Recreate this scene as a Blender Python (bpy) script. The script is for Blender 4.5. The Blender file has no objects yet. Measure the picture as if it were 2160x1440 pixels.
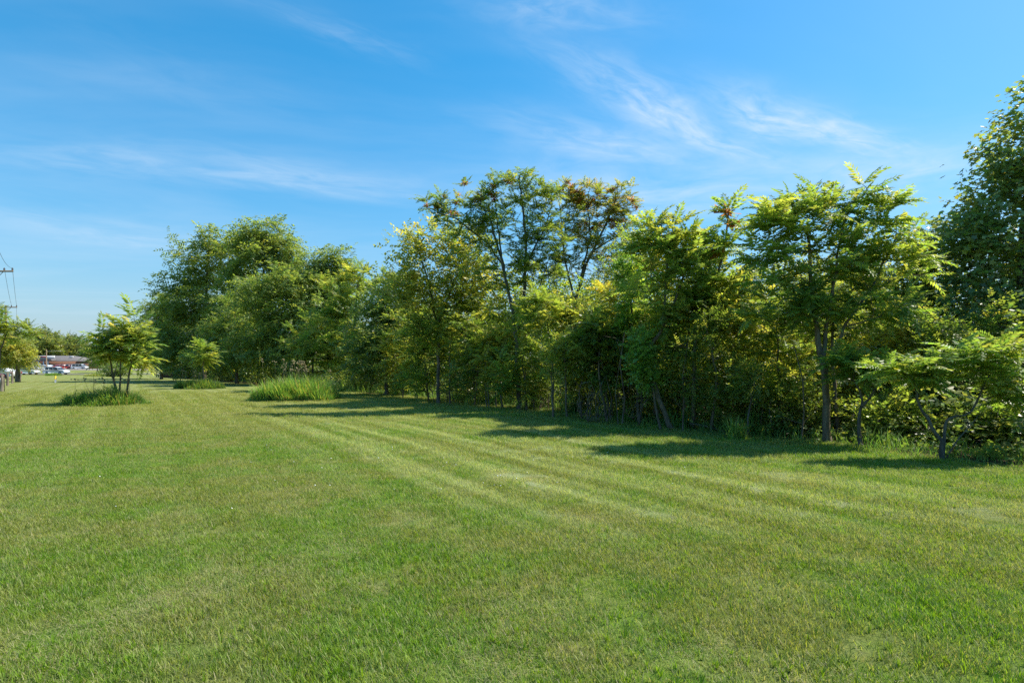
import bpy, math, random
import numpy as np
from mathutils import Vector, Matrix

# ------------------------------------------------------------------ camera, sky, sun, exposure
SC = bpy.context.scene
COL = SC.collection
F, HY, EYE = 1200.0, 775.0, 1.6          # focal length in photo pixels, horizon row, eye height (m)
SUN_AZ, SUN_EL = math.radians(72), math.radians(53)

cam = bpy.data.cameras.new('camera'); cam.lens = 20; cam.sensor_width = 36
cam.shift_y = (HY - 720) / 2160.0; cam.clip_start = 0.05; cam.clip_end = 6000
camo = bpy.data.objects.new('camera', cam); COL.objects.link(camo)
camo.location = (0, 0, EYE); camo.rotation_euler = (math.radians(90), 0, 0)
SC.camera = camo

world = bpy.data.worlds.new('World'); SC.world = world; world.use_nodes = True


class NT:
    """small helper to write node trees"""
    def __init__(s, tree):
        s.t = tree; s.n = tree.nodes; s.l = tree.links
    def node(s, kind, **kw):
        n = s.n.new(kind)
        for k, v in kw.items(): setattr(n, k, v)
        return n
    def put(s, sock, v):
        if isinstance(v, bpy.types.NodeSocket): s.l.new(v, sock)
        elif v is not None: sock.default_value = v
    def math(s, op, a, b=None, c=None, clamp=False):
        n = s.node('ShaderNodeMath', operation=op, use_clamp=clamp)
        for i, v in enumerate((a, b, c)):
            if v is not None: s.put(n.inputs[i], v)
        return n.outputs[0]
    def vmath(s, op, a, b=None):
        n = s.node('ShaderNodeVectorMath', operation=op)
        s.put(n.inputs[0], a)
        if b is not None: s.put(n.inputs[1], b)
        return n.outputs['Value'] if op in ('DOT_PRODUCT', 'LENGTH') else n.outputs[0]
    def comb(s, x, y, z):
        n = s.node('ShaderNodeCombineXYZ')
        for i, v in enumerate((x, y, z)): s.put(n.inputs[i], v)
        return n.outputs[0]
    def sep(s, v):
        n = s.node('ShaderNodeSeparateXYZ'); s.put(n.inputs[0], v); return n.outputs
    def noise(s, vec, scale, detail=3, rough=0.55, dist=0.0):
        n = s.node('ShaderNodeTexNoise')
        s.put(n.inputs['Vector'], vec)
        n.inputs['Scale'].default_value = scale; n.inputs['Detail'].default_value = detail
        n.inputs['Roughness'].default_value = rough; n.inputs['Distortion'].default_value = dist
        return n.outputs['Fac']
    def ramp(s, fac, lo, hi):
        n = s.node('ShaderNodeMapRange', interpolation_type='SMOOTHSTEP')
        s.put(n.inputs[0], fac); n.inputs[1].default_value = lo; n.inputs[2].default_value = hi
        return n.outputs[0]
    def mix(s, fac, a, b, mode='MIX'):
        n = s.node('ShaderNodeMix', data_type='RGBA', blend_type=mode)
        s.put(n.inputs[0], fac); s.put(n.inputs[6], c4(a)); s.put(n.inputs[7], c4(b))
        return n.outputs[2]


def c4(c):
    if isinstance(c, (tuple, list)) and len(c) == 3: return (*c, 1.0)
    return c


def build_world():
    t = NT(world.node_tree); t.n.clear()
    sky = t.node('ShaderNodeTexSky', sky_type='NISHITA', sun_disc=False)
    sky.sun_elevation = SUN_EL; sky.sun_rotation = SUN_AZ
    sky.air_density = 1.0; sky.dust_density = 0.7; sky.ozone_density = 2.2; sky.altitude = 200
    d = t.node('ShaderNodeTexCoord').outputs['Generated']
    x, y, z = t.sep(t.vmath('NORMALIZE', d))
    zz = t.math('MAXIMUM', z, 0.03)
    # the cirrus sheet lies on a plane far overhead: project the direction on it
    px, py = t.math('DIVIDE', x, zz), t.math('DIVIDE', y, zz)
    P = t.comb(px, py, 0.0)
    warp = t.noise(P, 0.9, 3, 0.5)
    warp2 = t.noise(t.vmath('ADD', P, (7.3, 2.1, 0)), 0.8, 3, 0.5)
    wx = t.math('ADD', px, t.math('MULTIPLY', t.math('SUBTRACT', warp, 0.5), 0.28))
    wy = t.math('ADD', py, t.math('MULTIPLY', t.math('SUBTRACT', warp2, 0.5), 0.28))
    W = t.comb(wx, wy, 0.0)
    total = None
    # streaks on that plane: centre, direction (deg), half length, half width, strength
    for cx, cy, ang, hl, hw, st in STREAKS:
        ca, sa = math.cos(math.radians(ang)), math.sin(math.radians(ang))
        rel = t.vmath('SUBTRACT', W, (cx, cy, 0))
        u = t.vmath('DOT_PRODUCT', rel, (ca, sa, 0)); v = t.vmath('DOT_PRODUCT', rel, (-sa, ca, 0))
        a = t.math('DIVIDE', u, hl); b = t.math('DIVIDE', v, hw)
        r2 = t.math('ADD', t.math('MULTIPLY', a, a), t.math('MULTIPLY', b, b))
        g = t.math('POWER', 2.718, t.math('MULTIPLY', r2, -1.0))
        wisp = t.noise(t.comb(t.math('MULTIPLY', u, 1.2 / hl * 1.2), t.math('MULTIPLY', v, 1.1 / hw), cx), 1.3, 5, 0.58, 0.5)
        g = t.math('MULTIPLY', t.math('MULTIPLY', g, st), t.ramp(wisp, 0.15, 0.95))
        total = g if total is None else t.math('ADD', total, g)
    # an even thin veil everywhere, denser towards the horizon through the longer path
    veil = t.noise(t.comb(t.math('MULTIPLY', wx, 0.35), t.math('MULTIPLY', wy, 0.9), 3.0), 0.8, 5, 0.6, 0.4)
    veil = t.math('MULTIPLY', t.ramp(veil, 0.35, 0.8), 0.20)
    total = t.math('ADD', total, veil)
    low = t.ramp(z, 0.015, 0.10)
    total = t.math('MULTIPLY', t.math('MINIMUM', total, 0.7), low)
    hs = t.node('ShaderNodeHueSaturation'); hs.inputs['Saturation'].default_value = SKY_SAT
    hs.inputs['Hue'].default_value = SKY_HUE
    t.put(hs.inputs['Color'], sky.outputs[0])
    lum = t.vmath('DOT_PRODUCT', hs.outputs[0], (0.25, 0.55, 0.20))
    k = t.math('DIVIDE', 1.0, t.math('MULTIPLY_ADD', lum, SKY_ROLL, 1.0))       # soft shoulder, the same over the whole sky
    skyc = t.mix(1.0, t.mix(1.0, hs.outputs[0], SKY_GAIN, 'MULTIPLY'), t.comb(k, k, k), 'MULTIPLY')
    hz = t.math('POWER', t.math('SUBTRACT', 1.0, t.math('MINIMUM', t.math('MAXIMUM', z, 0.0), 1.0)), 7.5)
    skyc = t.mix(t.math('MULTIPLY', hz, 0.9), skyc, HAZE)                      # milky air low over the land, all round
    colr = t.mix(total, skyc, CLOUD)
    bg = t.node('ShaderNodeBackground'); t.put(bg.inputs[0], colr); bg.inputs[1].default_value = SKY_STR
    out = t.node('ShaderNodeOutputWorld'); t.l.new(bg.outputs[0], out.inputs[0])


HAZE = (1.25, 1.75, 2.35)
SKY_STR, SKY_SAT, SKY_HUE, SKY_GAIN, CLOUD, SKY_ROLL = 0.15, 1.44, 0.485, (0.90, 0.90, 0.90), (2.6, 3.1, 3.6), 0.12


def sky_xy(px, py):
    """where the view ray of a photo pixel meets the cirrus plane (height 1)"""
    dx, dz = (px - 1080) / F, (HY - py) / F
    return dx / dz, 1.0 / dz


def streak(p0, p1, w, st):
    a, b = np.array(sky_xy(*p0)), np.array(sky_xy(*p1))
    c = (a + b) / 2; v = b - a; L = float(np.hypot(*v))
    return (float(c[0]), float(c[1]), math.degrees(math.atan2(v[1], v[0])), L * 0.55, w, st)


STREAKS = [streak((1235, 140), (1480, 290), 0.11, .95), streak((1400, 250), (1640, 340), 0.10, .6),
           streak((1520, 195), (1720, 270), 0.10, .8), streak((1680, 235), (1900, 320), 0.10, .95), streak((1560, 250), (1720, 295), 0.08, .5),
           streak((1090, 255), (1420, 335), 0.16, .6), streak((1040, -5), (1340, 40), 0.11, .42),
           streak((-40, 325), (420, 350), 0.26, .34), streak((330, 340), (880, 410), 0.30, .5),
           streak((540, 0), (860, 110), 0.07, .2), streak((1100, 380), (1700, 420), 0.6, .75),
           streak((-100, 450), (500, 530), 0.6, .45), streak((1700, 380), (2050, 350), 0.4, .65), streak((-100, 90), (700, 230), 0.30, .12)]
build_world()

sl = bpy.data.lights.new('sun', 'SUN'); sl.energy = 4.0; sl.angle = math.radians(0.5); sl.color = (1.0, 0.93, 0.80)
slo = bpy.data.objects.new('sun', sl); COL.objects.link(slo)
SUNV = Vector((math.sin(SUN_AZ) * math.cos(SUN_EL), math.cos(SUN_AZ) * math.cos(SUN_EL), math.sin(SUN_EL)))
slo.rotation_euler = SUNV.to_track_quat('Z', 'Y').to_euler(); slo.location = (60, 40, 80)

SC.view_settings.view_transform = 'Standard'; SC.view_settings.look = 'None'
SC.view_settings.exposure = 0.95; SC.view_settings.gamma = 1.0
SC.render.engine = 'CYCLES'
SC.cycles.max_bounces = 8; SC.cycles.diffuse_bounces = 5; SC.cycles.glossy_bounces = 2
SC.cycles.transmission_bounces = 5; SC.cycles.transparent_max_bounces = 4
SC.cycles.use_denoising = False
SC.cycles.caustics_reflective = False; SC.cycles.caustics_refractive = False

# ------------------------------------------------------------------ helpers
rng = np.random.default_rng(11)
random.seed(5)


def ground_z(x, y):
    x = np.asarray(x, float); y = np.asarray(y, float)
    z = 0.035 * np.sin(x * 0.43 + 1.0) * np.cos(y * 0.31 + 0.4) + 0.025 * np.sin(x * 0.17 - y * 0.23)
    r = np.clip((y - 135) / 55, 0, 1); z = z + 1.0 * r * r * (3 - 2 * r)      # the land rises towards the far car park
    q = np.clip((edge_dist(x, y) - 0.8) / 5.0, 0, 1)
    fade = np.clip((40 - y) / 20, 0, 1)
    return z - 0.55 * q * q * (3 - 2 * q) * fade                              # and drops away behind the edge of the wood


EDGE = np.array([(14., 0.), (9.6, 6.6), (7.75, 9.4), (6.9, 11.9), (4.4, 14.9), (1.7, 20.2), (-2.2, 27.), (-6.6, 33.6),
                 (-11., 37.), (-20., 49.), (-33., 65.), (-62., 99.)])


def edge_dist(x, y):
    """signed distance to the edge of the wood, positive inside it"""
    x = np.asarray(x, float); y = np.asarray(y, float)
    best = np.full(np.broadcast(x, y).shape, 1e9); sgn = np.ones_like(best)
    for (ax, ay), (bx, by) in zip(EDGE[:-1], EDGE[1:]):
        dx, dy = bx - ax, by - ay; L2 = dx * dx + dy * dy
        t = np.clip(((x - ax) * dx + (y - ay) * dy) / L2, 0, 1)
        ex, ey = x - (ax + t * dx), y - (ay + t * dy)
        dd = np.hypot(ex, ey); c = dx * ey - dy * ex
        m = dd < best - 1e-9
        best = np.where(m, dd, best); sgn = np.where(m, np.where(c < 0, 1.0, -1.0), sgn)
    return best * sgn


def at(px, py, d):
    return np.array(((px - 1080) / F * d, d, EYE + (HY - py) / F * d))


def on_ground(px, d):
    x = (px - 1080) / F * d
    return np.array((x, d, float(ground_z(x, d))))


def tag(o, label=None, cat=None, group=None, kind=None):
    if label: o['label'] = label
    if cat: o['category'] = cat
    if group: o['group'] = group
    if kind: o['kind'] = kind
    return o


def empty(name, loc, rz=0.0):
    o = bpy.data.objects.new(name, None); COL.objects.link(o)
    o.location = tuple(float(v) for v in loc); o.rotation_euler = (0, 0, rz); o.empty_display_size = 0.2
    return o


def mesh(name, V, Fc, mat=None, col=None, smooth=False):
    V = np.asarray(V, np.float32); Fc = np.asarray(Fc, np.int32)
    k = Fc.shape[1]
    me = bpy.data.meshes.new(name)
    me.vertices.add(len(V)); me.vertices.foreach_set('co', V.ravel())
    me.loops.add(Fc.size); me.loops.foreach_set('vertex_index', Fc.ravel())
    me.polygons.add(len(Fc))
    me.polygons.foreach_set('loop_start', np.arange(0, Fc.size, k, dtype=np.int32))
    me.polygons.foreach_set('loop_total', np.full(len(Fc), k, np.int32))
    if smooth: me.polygons.foreach_set('use_smooth', np.ones(len(Fc), bool))
    if col is not None:
        a = me.attributes.new('col', 'FLOAT_COLOR', 'POINT')
        cc = np.ones((len(V), 4), np.float32); cc[:, :3] = col
        a.data.foreach_set('color', cc.ravel())
    me.update(calc_edges=True); me.validate()
    if mat: me.materials.append(mat)
    return me


def obj(name, me, parent=None, loc=None, rot=None, scale=None):
    o = bpy.data.objects.new(name, me); COL.objects.link(o)
    if parent is not None: o.parent = parent
    if loc is not None: o.location = tuple(float(v) for v in loc)
    if rot is not None: o.rotation_euler = rot
    if scale is not None: o.scale = scale
    return o


class MB:
    """collects quads and triangles of one mesh (all stored as triangles)"""
    def __init__(s): s.v = []; s.f = []; s.n = 0
    def add(s, V, Fc):
        V = np.asarray(V, float).reshape(-1, 3); Fc = np.asarray(Fc, int)
        if Fc.shape[1] == 4: Fc = np.concatenate([Fc[:, [0, 1, 2]], Fc[:, [0, 2, 3]]])
        s.v.append(V); s.f.append(Fc + s.n); s.n += len(V); return s
    def box(s, c, size, rz=0.0):
        x, y, z = np.array(size) / 2.0
        V = np.array([(i * x, j * y, k * z) for k in (-1, 1) for j in (-1, 1) for i in (-1, 1)])
        if rz:
            ca, sa = math.cos(rz), math.sin(rz)
            V = V @ np.array([[ca, sa, 0], [-sa, ca, 0], [0, 0, 1]])
        return s.add(V + np.array(c), [(0, 2, 3, 1), (4, 5, 7, 6), (0, 1, 5, 4), (2, 6, 7, 3), (0, 4, 6, 2), (1, 3, 7, 5)])
    def tube(s, path, rad, sides=6, caps=True):
        path = np.asarray(path, float); n = len(path)
        rad = np.broadcast_to(np.asarray(rad, float), (n,))
        tg = np.gradient(path, axis=0); tg /= np.linalg.norm(tg, axis=1)[:, None] + 1e-9
        ref = np.array((0, 0, 1.0)) if abs(tg[0][2]) < 0.8 else np.array((1.0, 0, 0))
        a = np.cross(tg, ref); a /= np.linalg.norm(a, axis=1)[:, None] + 1e-9
        b = np.cross(tg, a)
        th = np.linspace(0, 2 * math.pi, sides, endpoint=False)
        V = path[:, None, :] + rad[:, None, None] * (np.cos(th)[None, :, None] * a[:, None, :] + np.sin(th)[None, :, None] * b[:, None, :])
        V = V.reshape(-1, 3); q = []
        for i in range(n - 1):
            for j in range(sides):
                k = (j + 1) % sides
                q.append((i * sides + j, i * sides + k, (i + 1) * sides + k, (i + 1) * sides + j))
        s.add(V, q)
        if caps:
            for r0 in (0, (n - 1) * sides):
                s.f.append(np.array([(r0, r0 + j, r0 + j + 1) for j in range(1, sides - 1)]) + (s.n - len(V)))
        return s
    def prism(s, prof, y0, y1):
        """profile in x, z pulled along y"""
        n = len(prof)
        V = [(p[0], y0, p[1]) for p in prof] + [(p[0], y1, p[1]) for p in prof]
        s.add(V, [(i, (i + 1) % n, n + (i + 1) % n, n + i) for i in range(n)])
        base = s.n - 2 * n
        s.f.append(np.array([(0, i, i + 1) for i in range(1, n - 1)]) + base)
        s.f.append(np.array([(n, n + i + 1, n + i) for i in range(1, n - 1)]) + base)
        return s
    def me(s, name, mat, smooth=False, col=None):
        return mesh(name, np.concatenate(s.v), np.concatenate(s.f), mat, col, smooth)


# ------------------------------------------------------------------ materials
def material(name, fn):
    m = bpy.data.materials.new(name); m.use_nodes = True
    t = NT(m.node_tree); t.n.clear()
    out = t.node('ShaderNodeOutputMaterial')
    t.l.new(fn(t), out.inputs[0])
    return m


def principled(t, col, rough=0.7, spec=0.3, metal=0.0, bump=None, bstr=0.3, bdist=0.02):
    p = t.node('ShaderNodeBsdfPrincipled')
    t.put(p.inputs['Base Color'], c4(col)); t.put(p.inputs['Roughness'], rough)
    p.inputs['Specular IOR Level'].default_value = spec; p.inputs['Metallic'].default_value = metal
    if bump is not None:
        b = t.node('ShaderNodeBump'); b.inputs['Strength'].default_value = bstr; b.inputs['Distance'].default_value = bdist
        t.put(b.inputs['Height'], bump); t.l.new(b.outputs[0], p.inputs['Normal'])
    return p.outputs[0]


def leaf_shader(trans=0.55, rough=0.42, spec=0.45, tmul=(1.95, 1.75, 0.75)):
    def fn(t):
        a = t.node('ShaderNodeAttribute', attribute_name='col').outputs['Color']
        pos = t.node('ShaderNodeNewGeometry').outputs['Position']
        n = t.noise(pos, 1.3, 2)
        a = t.mix(t.ramp(n, 0.3, 0.75), a, t.mix(1.0, a, (1.25, 1.15, 0.9), 'MULTIPLY'))
        p = principled(t, a, rough, spec)
        tr = t.node('ShaderNodeBsdfTranslucent'); t.put(tr.inputs[0], t.mix(1.0, a, tmul, 'MULTIPLY'))
        mx = t.node('ShaderNodeMixShader'); mx.inputs[0].default_value = trans
        t.l.new(p, mx.inputs[1]); t.l.new(tr.outputs[0], mx.inputs[2])
        return mx.outputs[0]
    return fn


M = {}
M['leaf'] = material('leaf', leaf_shader())
M['leaf_glossy'] = material('glossy_leaf', leaf_shader(0.48, 0.36, 0.6))
M['blade'] = material('tall_grass_blade', leaf_shader(0.40, 0.5, 0.3, (1.7, 1.7, 0.7)))


def bark(c0, c1, sc=9):
    def fn(t):
        pos = t.node('ShaderNodeTexCoord').outputs['Object']
        st = t.vmath('MULTIPLY', pos, (1, 1, 0.22))
        n = t.noise(st, sc, 5, 0.65, 0.4); n2 = t.noise(pos, 1.7, 3)
        c = t.mix(t.ramp(n, 0.3, 0.7), c0, c1)
        c = t.mix(t.math('MULTIPLY', t.ramp(n2, 0.45, 0.75), 0.4), c, (0.09, 0.11, 0.06))
        return principled(t, c, 0.9, 0.15, bump=n, bstr=0.6, bdist=0.02)
    return fn


M['bark'] = material('brown_bark', bark((0.06, 0.046, 0.034), (0.20, 0.16, 0.125)))
M['bark_grey'] = material('grey_bark', bark((0.055, 0.05, 0.043), (0.155, 0.14, 0.12)))
M['bark_pale'] = material('pale_bark', bark((0.085, 0.068, 0.048), (0.20, 0.165, 0.12), 14))
M['dead'] = material('dead_vine_wood', bark((0.075, 0.055, 0.04), (0.19, 0.15, 0.11), 20))


def plain(name, col, rough=0.6, spec=0.3, metal=0.0, var=0.12, sc=3.0):
    def fn(t):
        pos = t.node('ShaderNodeTexCoord').outputs['Object']
        n = t.noise(pos, sc, 4)
        c = t.mix(t.ramp(n, 0.3, 0.7), tuple(v * (1 - var) for v in col), tuple(min(1, v * (1 + var)) for v in col))
        return principled(t, c, rough, spec, metal)
    M[name] = material(name, fn)


def lawn_colour(t):
    """colour of the mown grass: mower bands (light on leaning blades, painted in), dry bands along them, lush and thin patches"""
    pos = t.node('ShaderNodeNewGeometry').outputs['Position']
    sx = t.vmath('DOT_PRODUCT', pos, (0.83, 0.56, 0)); tx = t.vmath('DOT_PRODUCT', pos, (0.56, -0.83, 0))
    wob = t.math('MULTIPLY', t.math('SUBTRACT', t.noise(pos, 0.10, 2), 0.5), 0.35)
    s2 = t.math('ADD', sx, wob)
    band = t.math('ADD', t.math('SINE', t.math('MULTIPLY', s2, 2 * math.pi / 1.15)), t.math('MULTIPLY', t.math('SINE', t.math('MULTIPLY', s2, 2 * math.pi / 0.47)), 0.6))  # mower bands: light caught by leaning blades, painted into the colour
    streaky = t.noise(t.comb(t.math('MULTIPLY', s2, 2.6), t.math('MULTIPLY', tx, 0.20), 0), 1.0, 4, 0.6)
    big = t.noise(pos, 0.16, 3, 0.55); mid = t.noise(pos, 0.9, 4, 0.6); fine = t.noise(pos, 6.0, 4, 0.65)
    green = t.mix(t.ramp(fine, 0.3, 0.7), (0.075, 0.160, 0.010), (0.145, 0.240, 0.022))
    olive = t.mix(t.ramp(fine, 0.3, 0.7), (0.130, 0.172, 0.032), (0.208, 0.226, 0.066))
    c = t.mix(t.ramp(t.math('ADD', t.math('MULTIPLY', mid, 0.6), t.math('MULTIPLY', big, 0.6)), 0.50, 0.66), green, olive)
    # dry streaks with the mower bands' painted light, strongest along the wood
    zone = t.math('MULTIPLY', t.ramp(s2, 2.0, 4.2), t.math('SUBTRACT', 1.0, t.math('MULTIPLY', t.ramp(s2, 7.0, 10.5), 0.75)))
    zone = t.math('MULTIPLY', zone, t.ramp(t.sep(pos)[1], 4.2, 8.0))
    far = t.ramp(tx, -12.0, -26.0)
    pale = t.math('ADD', t.math('MULTIPLY', band, 0.11), streaky)
    pale = t.ramp(pale, 0.30, 0.78)
    pale = t.math('MULTIPLY', pale, t.math('ADD', 0.14, t.math('MULTIPLY', t.math('MAXIMUM', zone, t.math('MULTIPLY', far, 0.7)), 0.80)))
    c = t.mix(pale, c, (0.325, 0.360, 0.190))
    # thin brownish spots of thatch
    spot = t.math('MULTIPLY', t.ramp(t.noise(t.vmath('MULTIPLY', pos, (1, 1.6, 1)), 1.15, 5, 0.7, 0.5), 0.54, 0.74), 0.50)
    c = t.mix(spot, c, (0.240, 0.215, 0.095))
    # the far lawn is drier and yellower
    c = t.mix(t.math('MULTIPLY', far, 0.55), c, (0.225, 0.225, 0.066))
    return c, pos, fine


def lawn_fn(t):
    c, pos, fine = lawn_colour(t)
    c = t.mix(1.0, c, (0.93, 0.95, 0.9), 'MULTIPLY')
    h = t.math('ADD', t.noise(pos, 22, 4, 0.7), t.math('MULTIPLY', t.noise(pos, 90, 3, 0.7), 0.6))
    return principled(t, c, 0.9, 0.1, bump=h, bstr=0.9, bdist=0.04)


M['lawn'] = material('mown_lawn', lawn_fn)


def blade_fn(t):
    c, pos, fine = lawn_colour(t)
    a = t.node('ShaderNodeAttribute', attribute_name='col')
    r, g, b = t.sep(a.outputs['Vector'])          # r: shade of the blade, g: straw, b: broad young blade
    c = t.mix(1.0, c, t.comb(t.math('MULTIPLY_ADD', r, 1.35, 0.50), t.math('MULTIPLY_ADD', r, 1.25, 0.62), t.math('MULTIPLY_ADD', r, 0.9, 0.55)), 'MULTIPLY')
    c = t.mix(g, c, (0.46, 0.41, 0.24))
    c = t.mix(b, c, (0.170, 0.310, 0.012))
    p = principled(t, c, 0.5, 0.25)
    tr = t.node('ShaderNodeBsdfTranslucent'); t.put(tr.inputs[0], t.mix(1.0, c, (1.7, 1.6, 0.7), 'MULTIPLY'))
    mx = t.node('ShaderNodeMixShader'); mx.inputs[0].default_value = 0.42
    t.l.new(p, mx.inputs[1]); t.l.new(tr.outputs[0], mx.inputs[2])
    return mx.outputs[0]


M['grass'] = material('grass_blade', blade_fn)


def soil_fn(t):
    pos = t.node('ShaderNodeNewGeometry').outputs['Position']
    n = t.noise(pos, 3.0, 6, 0.7); n2 = t.noise(pos, 18, 4, 0.7)
    c = t.mix(t.ramp(n, 0.35, 0.7), (0.035, 0.028, 0.018), (0.11, 0.08, 0.05))
    c = t.mix(t.ramp(n2, 0.55, 0.75), c, (0.16, 0.11, 0.065))
    return principled(t, c, 0.95, 0.1, bump=n2, bstr=0.8, bdist=0.05)


M['soil'] = material('leaf_litter_soil', soil_fn)


def gravel_fn(t):
    pos = t.node('ShaderNodeNewGeometry').outputs['Position']
    v = t.node('ShaderNodeTexVoronoi'); v.inputs['Scale'].default_value = 16; t.put(v.inputs['Vector'], pos)
    c = t.mix(t.ramp(t.sep(v.outputs['Color'])[0], 0.1, 0.9), (0.12, 0.10, 0.09), (0.34, 0.29, 0.26))
    return principled(t, c, 0.95, 0.1, bump=v.outputs['Distance'], bstr=0.8, bdist=0.05)


M['gravel'] = material('ballast_gravel', gravel_fn)


def asphalt_fn(t):
    pos = t.node('ShaderNodeNewGeometry').outputs['Position']
    n = t.noise(pos, 0.4, 5, 0.6)
    return principled(t, t.mix(n, (0.05, 0.05, 0.05), (0.11, 0.105, 0.10)), 0.9, 0.2)


M['asphalt'] = material('worn_asphalt', asphalt_fn)


def conc_fn(t):
    pos = t.node('ShaderNodeNewGeometry').outputs['Position']
    n = t.noise(pos, 0.8, 5, 0.6)
    return principled(t, t.mix(n, (0.26, 0.23, 0.20), (0.38, 0.34, 0.30)), 0.9, 0.2)


M['concrete'] = material('pale_concrete', conc_fn)


def brick_fn(t):
    pos = t.node('ShaderNodeTexCoord').outputs['Object']
    x, y, z = t.sep(pos)
    b = t.node('ShaderNodeTexBrick'); t.put(b.inputs['Vector'], t.comb(t.math('ADD', x, y), z, 0))
    b.inputs['Scale'].default_value = 4.0
    for i, c in zip((1, 2, 3), ((0.20, 0.085, 0.06), (0.27, 0.12, 0.085), (0.30, 0.26, 0.22))): b.inputs[i].default_value = (*c, 1)
    return principled(t, b.outputs[0], 0.9, 0.15)


M['brick'] = material('far_brickwork', brick_fn)


def wood_fn(c0, c1):
    def fn(t):
        pos = t.node('ShaderNodeTexCoord').outputs['Object']
        n = t.noise(t.vmath('MULTIPLY', pos, (8, 8, 0.7)), 3, 5, 0.65)
        return principled(t, t.mix(t.ramp(n, 0.3, 0.7), c0, c1), 0.85, 0.2, bump=n, bstr=0.3)
    return fn


M['post_wood'] = material('weathered_post_wood', wood_fn((0.09, 0.075, 0.055), (0.22, 0.19, 0.15)))
M['fence_wood'] = material('red_brown_fence_wood', wood_fn((0.075, 0.040, 0.028), (0.16, 0.085, 0.058)))
M['pole_wood'] = material('utility_pole_wood', wood_fn((0.13, 0.09, 0.06), (0.27, 0.20, 0.13)))
plain('shingle', (0.16, 0.15, 0.15), 0.9, 0.1, var=0.2)
plain('white_paint', (0.52, 0.53, 0.55), 0.5)
plain('sign_red', (0.32, 0.05, 0.05), 0.5)
plain('bright_red', (0.34, 0.03, 0.03), 0.4)
plain('sign_yellow', (0.80, 0.55, 0.02), 0.5)
plain('car_silver', (0.66, 0.70, 0.72), 0.25, 0.7, 0.0, 0.03)
plain('car_white', (0.68, 0.70, 0.73), 0.28, 0.6, 0.0, 0.03)
plain('car_black', (0.03, 0.035, 0.045), 0.28, 0.6, 0.0, 0.03)
plain('car_maroon', (0.14, 0.03, 0.035), 0.28, 0.6, 0.0, 0.03)
plain('glass', (0.03, 0.04, 0.05), 0.12, 0.7, 0.0, 0.02)
plain('tyre', (0.025, 0.025, 0.025), 0.85)
plain('metal', (0.42, 0.42, 0.42), 0.4, 0.5, 0.8)
plain('rail_steel', (0.42, 0.34, 0.31), 0.5, 0.5, 0.5)
plain('dark_metal', (0.05, 0.05, 0.055), 0.5)
plain('light_lens', (0.75, 0.72, 0.66), 0.3)
plain('flower', (0.80, 0.80, 0.74), 0.8)
plain('stalk', (0.30, 0.25, 0.14), 0.85)

# ------------------------------------------------------------------ leaf templates
def unit(v): return v / (np.linalg.norm(v, axis=-1, keepdims=True) + 1e-9)


def template(leaves, stem=None):
    """leaves: list of (base, axis, side, length, half width, fold); 4 points, 2 faces each"""
    V, Fc, L = [], [], []
    for i, (b, ax, sd, ln, hw, fold) in enumerate(leaves):
        nrm = np.cross(ax, sd); k = len(V)
        V += [b, b + ax * ln * 0.42 + sd * hw + nrm * fold, b + ax * ln - nrm * fold * 0.6, b + ax * ln * 0.42 - sd * hw + nrm * fold]
        Fc += [(k, k + 1, k + 2), (k, k + 2, k + 3)]; L += [i] * 4
    if stem is not None:
        st = np.asarray(stem); n = len(st)
        for j in range(n - 1):
            k = len(V); w = 0.006 * (1 - 0.6 * j / n)
            V += [st[j] + (0, w, 0), st[j] - (0, w, 0), st[j + 1]]; Fc += [(k, k + 1, k + 2)]; L += [len(leaves)] * 3
    return np.array(V), np.array(Fc), np.array(L), len(leaves) + 1


def frond(pairs, leaflet, hw, droop, hang, seed, stem=True):
    """pinnate leaf of length 1 along x, arching over, leaflets in pairs and one at the tip"""
    r = np.random.default_rng(seed); lv = []; path = []
    for i in range(7):
        u = i / 6.0; path.append((u * (1 - 0.12 * droop * u), 0.05 * math.sin(u * 3 + seed) * u, 0.12 * u - droop * u * u))
    path = np.array(path)
    def P(u):
        k = min(int(u * 6), 5); f = u * 6 - k; return path[k] * (1 - f) + path[k + 1] * f
    for i in range(pairs):
        u = 0.14 + 0.82 * i / (pairs - 1); p = P(u); tg = unit(P(min(u + .05, 1)) - P(max(u - .05, 0)))
        size = leaflet * (0.75 + 0.5 * math.sin(math.pi * min(1, 0.2 + u * 0.72)))
        for s in (-1, 1):
            ax = unit(np.array((0.42 + 0.5 * u * u, s * 1.0, 0)) + np.array((0, 0, -hang * r.uniform(0.5, 1.5))) + r.normal(0, 0.10, 3))
            sd = unit(np.cross(ax, np.array((0, 0, 1.0)) + r.normal(0, 0.25, 3)))
            lv.append((p, ax, sd, size * r.uniform(0.85, 1.15), hw * size, 0.06 * size))
    lv.append((P(1.0), unit(P(1.0) - P(0.9)), np.array((0, 1.0, 0)), leaflet, hw * leaflet, 0.0))
    return template(lv, path if stem else None)


def sprig(n, leaf, hw, seed, spread=1.0):
    """twig of length 1 along x with simple leaves set around it"""
    r = np.random.default_rng(seed); lv = []
    for i in range(n):
        u = 0.10 + 0.9 * i / (n - 1)
        p = np.array((u, 0.04 * math.sin(u * 5 + seed), 0.05 * u - 0.10 * u * u))
        s = 1 if i % 2 else -1
        ax = unit(np.array((0.55, s * spread * r.uniform(0.6, 1.2), r.uniform(-0.55, 0.35))))
        if i == n - 1: ax = unit(np.array((1, 0, -0.1)))
        sd = unit(np.cross(ax, unit(np.array((0, 0, 1.0)) + r.normal(0, 0.45, 3))))
        lv.append((p, ax, sd, leaf * r.uniform(0.75, 1.2), leaf * hw, 0.05 * leaf))
    return template(lv, np.array([(0, 0, 0), (0.5, 0, 0.0), (1, 0, -0.05)]))


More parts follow.
